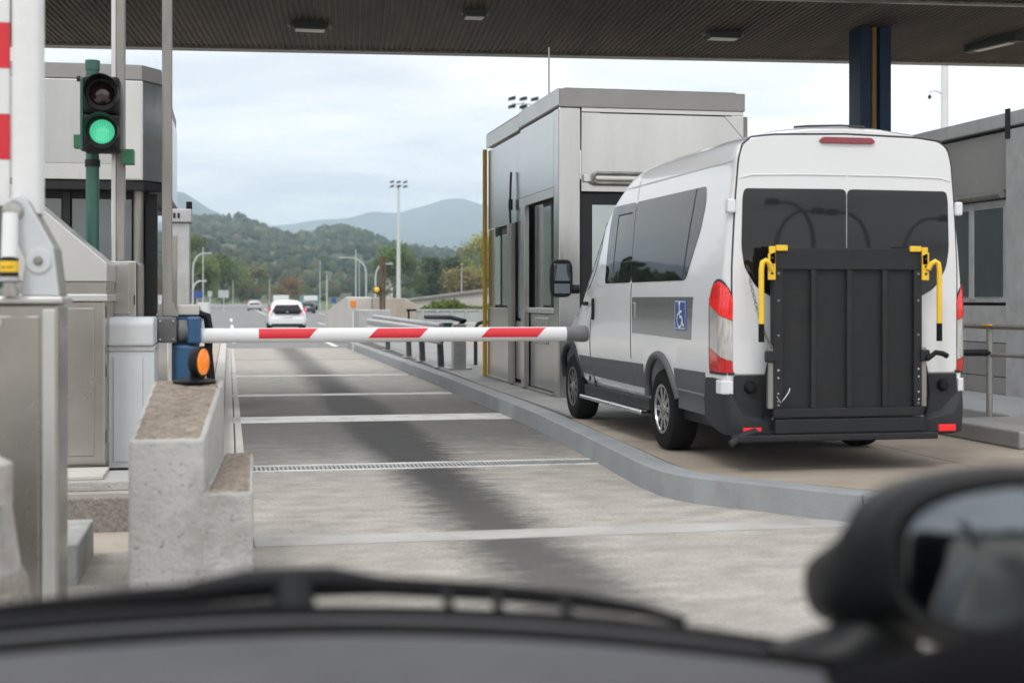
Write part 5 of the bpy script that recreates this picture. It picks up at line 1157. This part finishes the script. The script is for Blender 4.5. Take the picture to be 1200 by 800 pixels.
# ================================================================== THE CAR THE PICTURE IS TAKEN FROM
eg = thing('camera_car', 'blurred dashboard, wiper and door mirror of the car in front of the viewer', 'car', (0, 1.9, -.0))
def surf(fn, us, vs_, name, mat, par, smooth=60, thick=.02):
    rows = [[fn(u_, v_) for u_ in us] for v_ in vs_]; m_ = MB().loft(rows, caps=False, closed=False); o = m_.build(name, mat, par, smooth=smooth)
    md = o.modifiers.new('solid', 'SOLIDIFY'); md.thickness = thick; md.offset = 0; return o
def cowl(x): return 2.12 - .16 * (x / .8) ** 2, 1.085 - .045 * (x / .8) ** 2 * (1 if x > 0 else .4)
us = np.linspace(-1.0, .86, 40)
def dashf(u_, v_):
    cy_, cz_ = cowl(u_); y = cy_ - .035 - v_ * .60; z = cz_ - .012 + .006 * math.sin(v_ * 3.1) - .05 * max(0, v_ - .3) - .22 * max(0, v_ - .72)
    return (u_, y, z)
surf(dashf, us, np.linspace(0, 1, 16), 'dashboard', 'dash', eg)
surf(lambda u_, v_: (u_, dashf(u_, .12 + .10 * v_)[1], dashf(u_, .12 + .10 * v_)[2] + .013), us, (0, .5, 1), 'slot_dark_strip', 'dash_dark', eg, thick=.006)  # black strip laid over the dash, standing in for the dark inside the defroster slot
surf(lambda u_, v_: (u_, cowl(u_)[0] - .04 + v_ * .06, cowl(u_)[1] - .010 + .004 * v_), us, (0, .5, 1), 'windscreen_seal', 'dash_dark', eg, thick=.018)
surf(lambda u_, v_: (u_ * (1 - .12 * v_), 2.20 + v_ * .95 - .16 * (u_ / .8) ** 2, .99 - .06 * v_ - .17 * v_ * v_ - .05 * (u_ / .8) ** 2 ), np.linspace(-.85, .85, 24), np.linspace(0, 1, 10), 'bonnet', 'car_dark', eg)
def pt(px, py, Y):
    a = (px - 600) / 1640; sx_, cx_ = math.sin(YAW), math.cos(YAW); rx, ry = sx_ + a * cx_, cx_ - a * sx_; t_ = Y / ry
    return (rx * t_, Y, 1.55 + (350 - py) / 1640 * t_)
wp_ = MB().tube([(-.55, 2.26, 1.05), (-.30, 2.25, 1.075), (-.12, 2.25, 1.086), (.06, 2.25, 1.092), (.24, 2.25, 1.088), (.42, 2.24, 1.073), (.56, 2.22, 1.058), (.66, 2.20, 1.042), (.73, 2.18, 1.024)], [.011, .014, .016, .017, .016, .015, .013, .010, .007], 12).build('wiper_blade', 'rubber', eg, smooth=60)
MB().tube([(-.06, 2.245, 1.096), (.03, 2.245, 1.105), (.16, 2.245, 1.104), (.24, 2.245, 1.093)], [.012, .02, .02, .012], 10).build('adapter', 'black_plastic', wp_, smooth=60)
MB().tube([(.10, 2.24, 1.11), (.10, 2.21, 1.07), (.10, 2.18, 1.04)], [.030, .034, .034], 10).build('wiper_arm', 'black_plastic', eg, smooth=60)
MB().tube([(-.7, 2.20, 1.03), (-.45, 2.22, 1.055), (-.2, 2.22, 1.066), (.10, 2.22, 1.07)], .010, 8).build('wiper_link', 'black_plastic', eg, smooth=60)
for x in (.34, .42, .53): MB().tube([(x, 2.22, 1.085 - .1 * (x - .3)), (x + .01, 2.17, 1.03)], .009, 8).build('wiper_strut', 'black_plastic', eg, smooth=60)
# door mirror on the right
def mring(y, cx, cz, rx, rz, tilt=0.0, n=36, e=.62):
    o = []
    for t in np.linspace(0, 2 * math.pi, n, endpoint=False):
        a, b_ = rx * math.copysign(abs(math.cos(t)) ** e, math.cos(t)), rz * math.copysign(abs(math.sin(t)) ** e, math.sin(t))
        o.append((cx + a, y + tilt * a, cz + b_ * (1 - .18 * (a < 0) * abs(a) / rx)))
    return o
MX, MY, MZ = 1.04, 1.74, 1.195
sh = MB().loft([mring(MY - .005, MX, MZ, .142, .100, -.2), mring(MY - .012, MX, MZ, .156, .112, -.2), mring(MY + .01, MX, MZ, .172, .128, -.2), mring(MY + .08, MX - .012, MZ - .012, .176, .130, -.15), mring(MY + .15, MX - .035, MZ - .05, .160, .098), mring(MY + .23, MX - .06, MZ - .075, .132, .076), mring(MY + .29, MX - .075, MZ - .082, .095, .055), mring(MY + .305, MX - .08, MZ - .075, .05, .04)], caps=True).build('door_mirror', 'mirror_shell', eg, smooth=60)
MB().loft([mring(MY - .014, MX, MZ, .140, .098, -.2), mring(MY - .016, MX, MZ, .136, .094, -.2)]).build('mirror_glass', 'mirror_glass', sh, smooth=30)
MB().tube([(.78, 1.90, 1.00), (.88, 1.90, 1.03), (.95, 1.88, 1.09)], [.055, .05, .06], 12).build('mirror_foot', 'mirror_shell', sh, smooth=60)
# door top and pillar trim in the lower right corner
MB().tube([(.78, 2.02, .975), (.83, 1.80, .985), (.83, 1.6, 1.02), (.81, 1.4, 1.08), (.79, 1.25, 1.13), (.76, 1.05, 1.17), (.74, .7, 1.17)], [.05, .065, .085, .10, .105, .105, .1], 16).build('door_trim', 'dash_dark', eg, smooth=60)
# outer flank of the car and its rear pillar, seen in the mirror
surf(lambda u_, v_: (.92 + .03 * math.sin(v_ * 3.1), -2.2 + u_ * 3.6, .25 + v_ * .70), np.linspace(0, 1, 10), np.linspace(0, 1, 8), 'door_skin', 'car_silver', eg)
MB().tube([(.90, -1.75, .95), (.80, -1.25, 1.35), (.70, -.9, 1.55)], [.10, .07, .06], 10).build('rear_pillar', 'car_silver', eg, smooth=60)
# lamps and a belt of trees behind and beside the toll, seen in the van's glass
for k, (x, y, h_, a) in enumerate(((18.6, -25, 4.6, 1.0), (20.0, -25, 4.9, -1.0), (21.6, -24, 4.5, -.9), (23.4, -25, 4.4, 1.0), (17.3, -26, 6.5, 1.2))):
    lamp((x, y, 0), h_, a, ['second lamp post from the left mirrored in the van rear glass', 'middle lamp post mirrored in the van rear glass', 'second lamp post from the right mirrored in the van rear glass', 'rightmost lamp post mirrored in the van rear glass', 'leftmost lamp post mirrored in the van rear glass'][k], .09)
r_ = np.random.default_rng(21); nb = 16000
def belt(xa, xb, ya, yb, hh, name, label):
    ct = np.stack([r_.uniform(xa, xb, nb), r_.uniform(ya, yb, nb), r_.random(nb)], 1)
    ct[:, 2] *= hh * (.7 + .3 * np.sin(ct[:, 0] * .35 + ct[:, 1] * .31) * np.cos(ct[:, 1] * .12 + 1))
    u = r_.normal(size=(nb, 3)) * .32; v = r_.normal(size=(nb, 3)) * .32
    o = mesh_np(name, np.stack([ct - u, ct + v, ct + u, ct - v], 1).reshape(-1, 3), np.arange(nb * 4).reshape(-1, 4), 'leaf', np.repeat(np.array([[.06, .085, .03]]) * r_.uniform(.5, 1.4, (nb, 1)), 4, 0), kind='stuff')
    tag(o, label, 'trees')
belt(-36, -26, 60, 150, 12, 'tree_belt', 'dark belt of trees left of the toll, mirrored in the van windows')
belt(-60, 70, -150, -140, 7, 'tree_belt', 'dark belt of trees behind the viewer, mirrored in the rear glass')

# ================================================================== HAZE
hz = MB().box(-8800, 8800, -700, 9800, -6, 480).build('haze', 'seam', None); hz['kind'] = 'stuff'; hz['label'] = 'thin pale haze lying over the valley'
hm = bpy.data.materials.new('haze'); hm.use_nodes = True; hm.node_tree.nodes.clear()
ho = hm.node_tree.nodes.new('ShaderNodeOutputMaterial'); hv = hm.node_tree.nodes.new('ShaderNodeVolumePrincipled')
hv.inputs['Color'].default_value = (.70, .855, 1.0, 1); hv.inputs['Density'].default_value = 2.3e-4; hv.inputs['Anisotropy'].default_value = .1
hm.node_tree.links.new(hv.outputs[0], ho.inputs['Volume'])
hz.data.materials.clear(); hz.data.materials.append(hm)
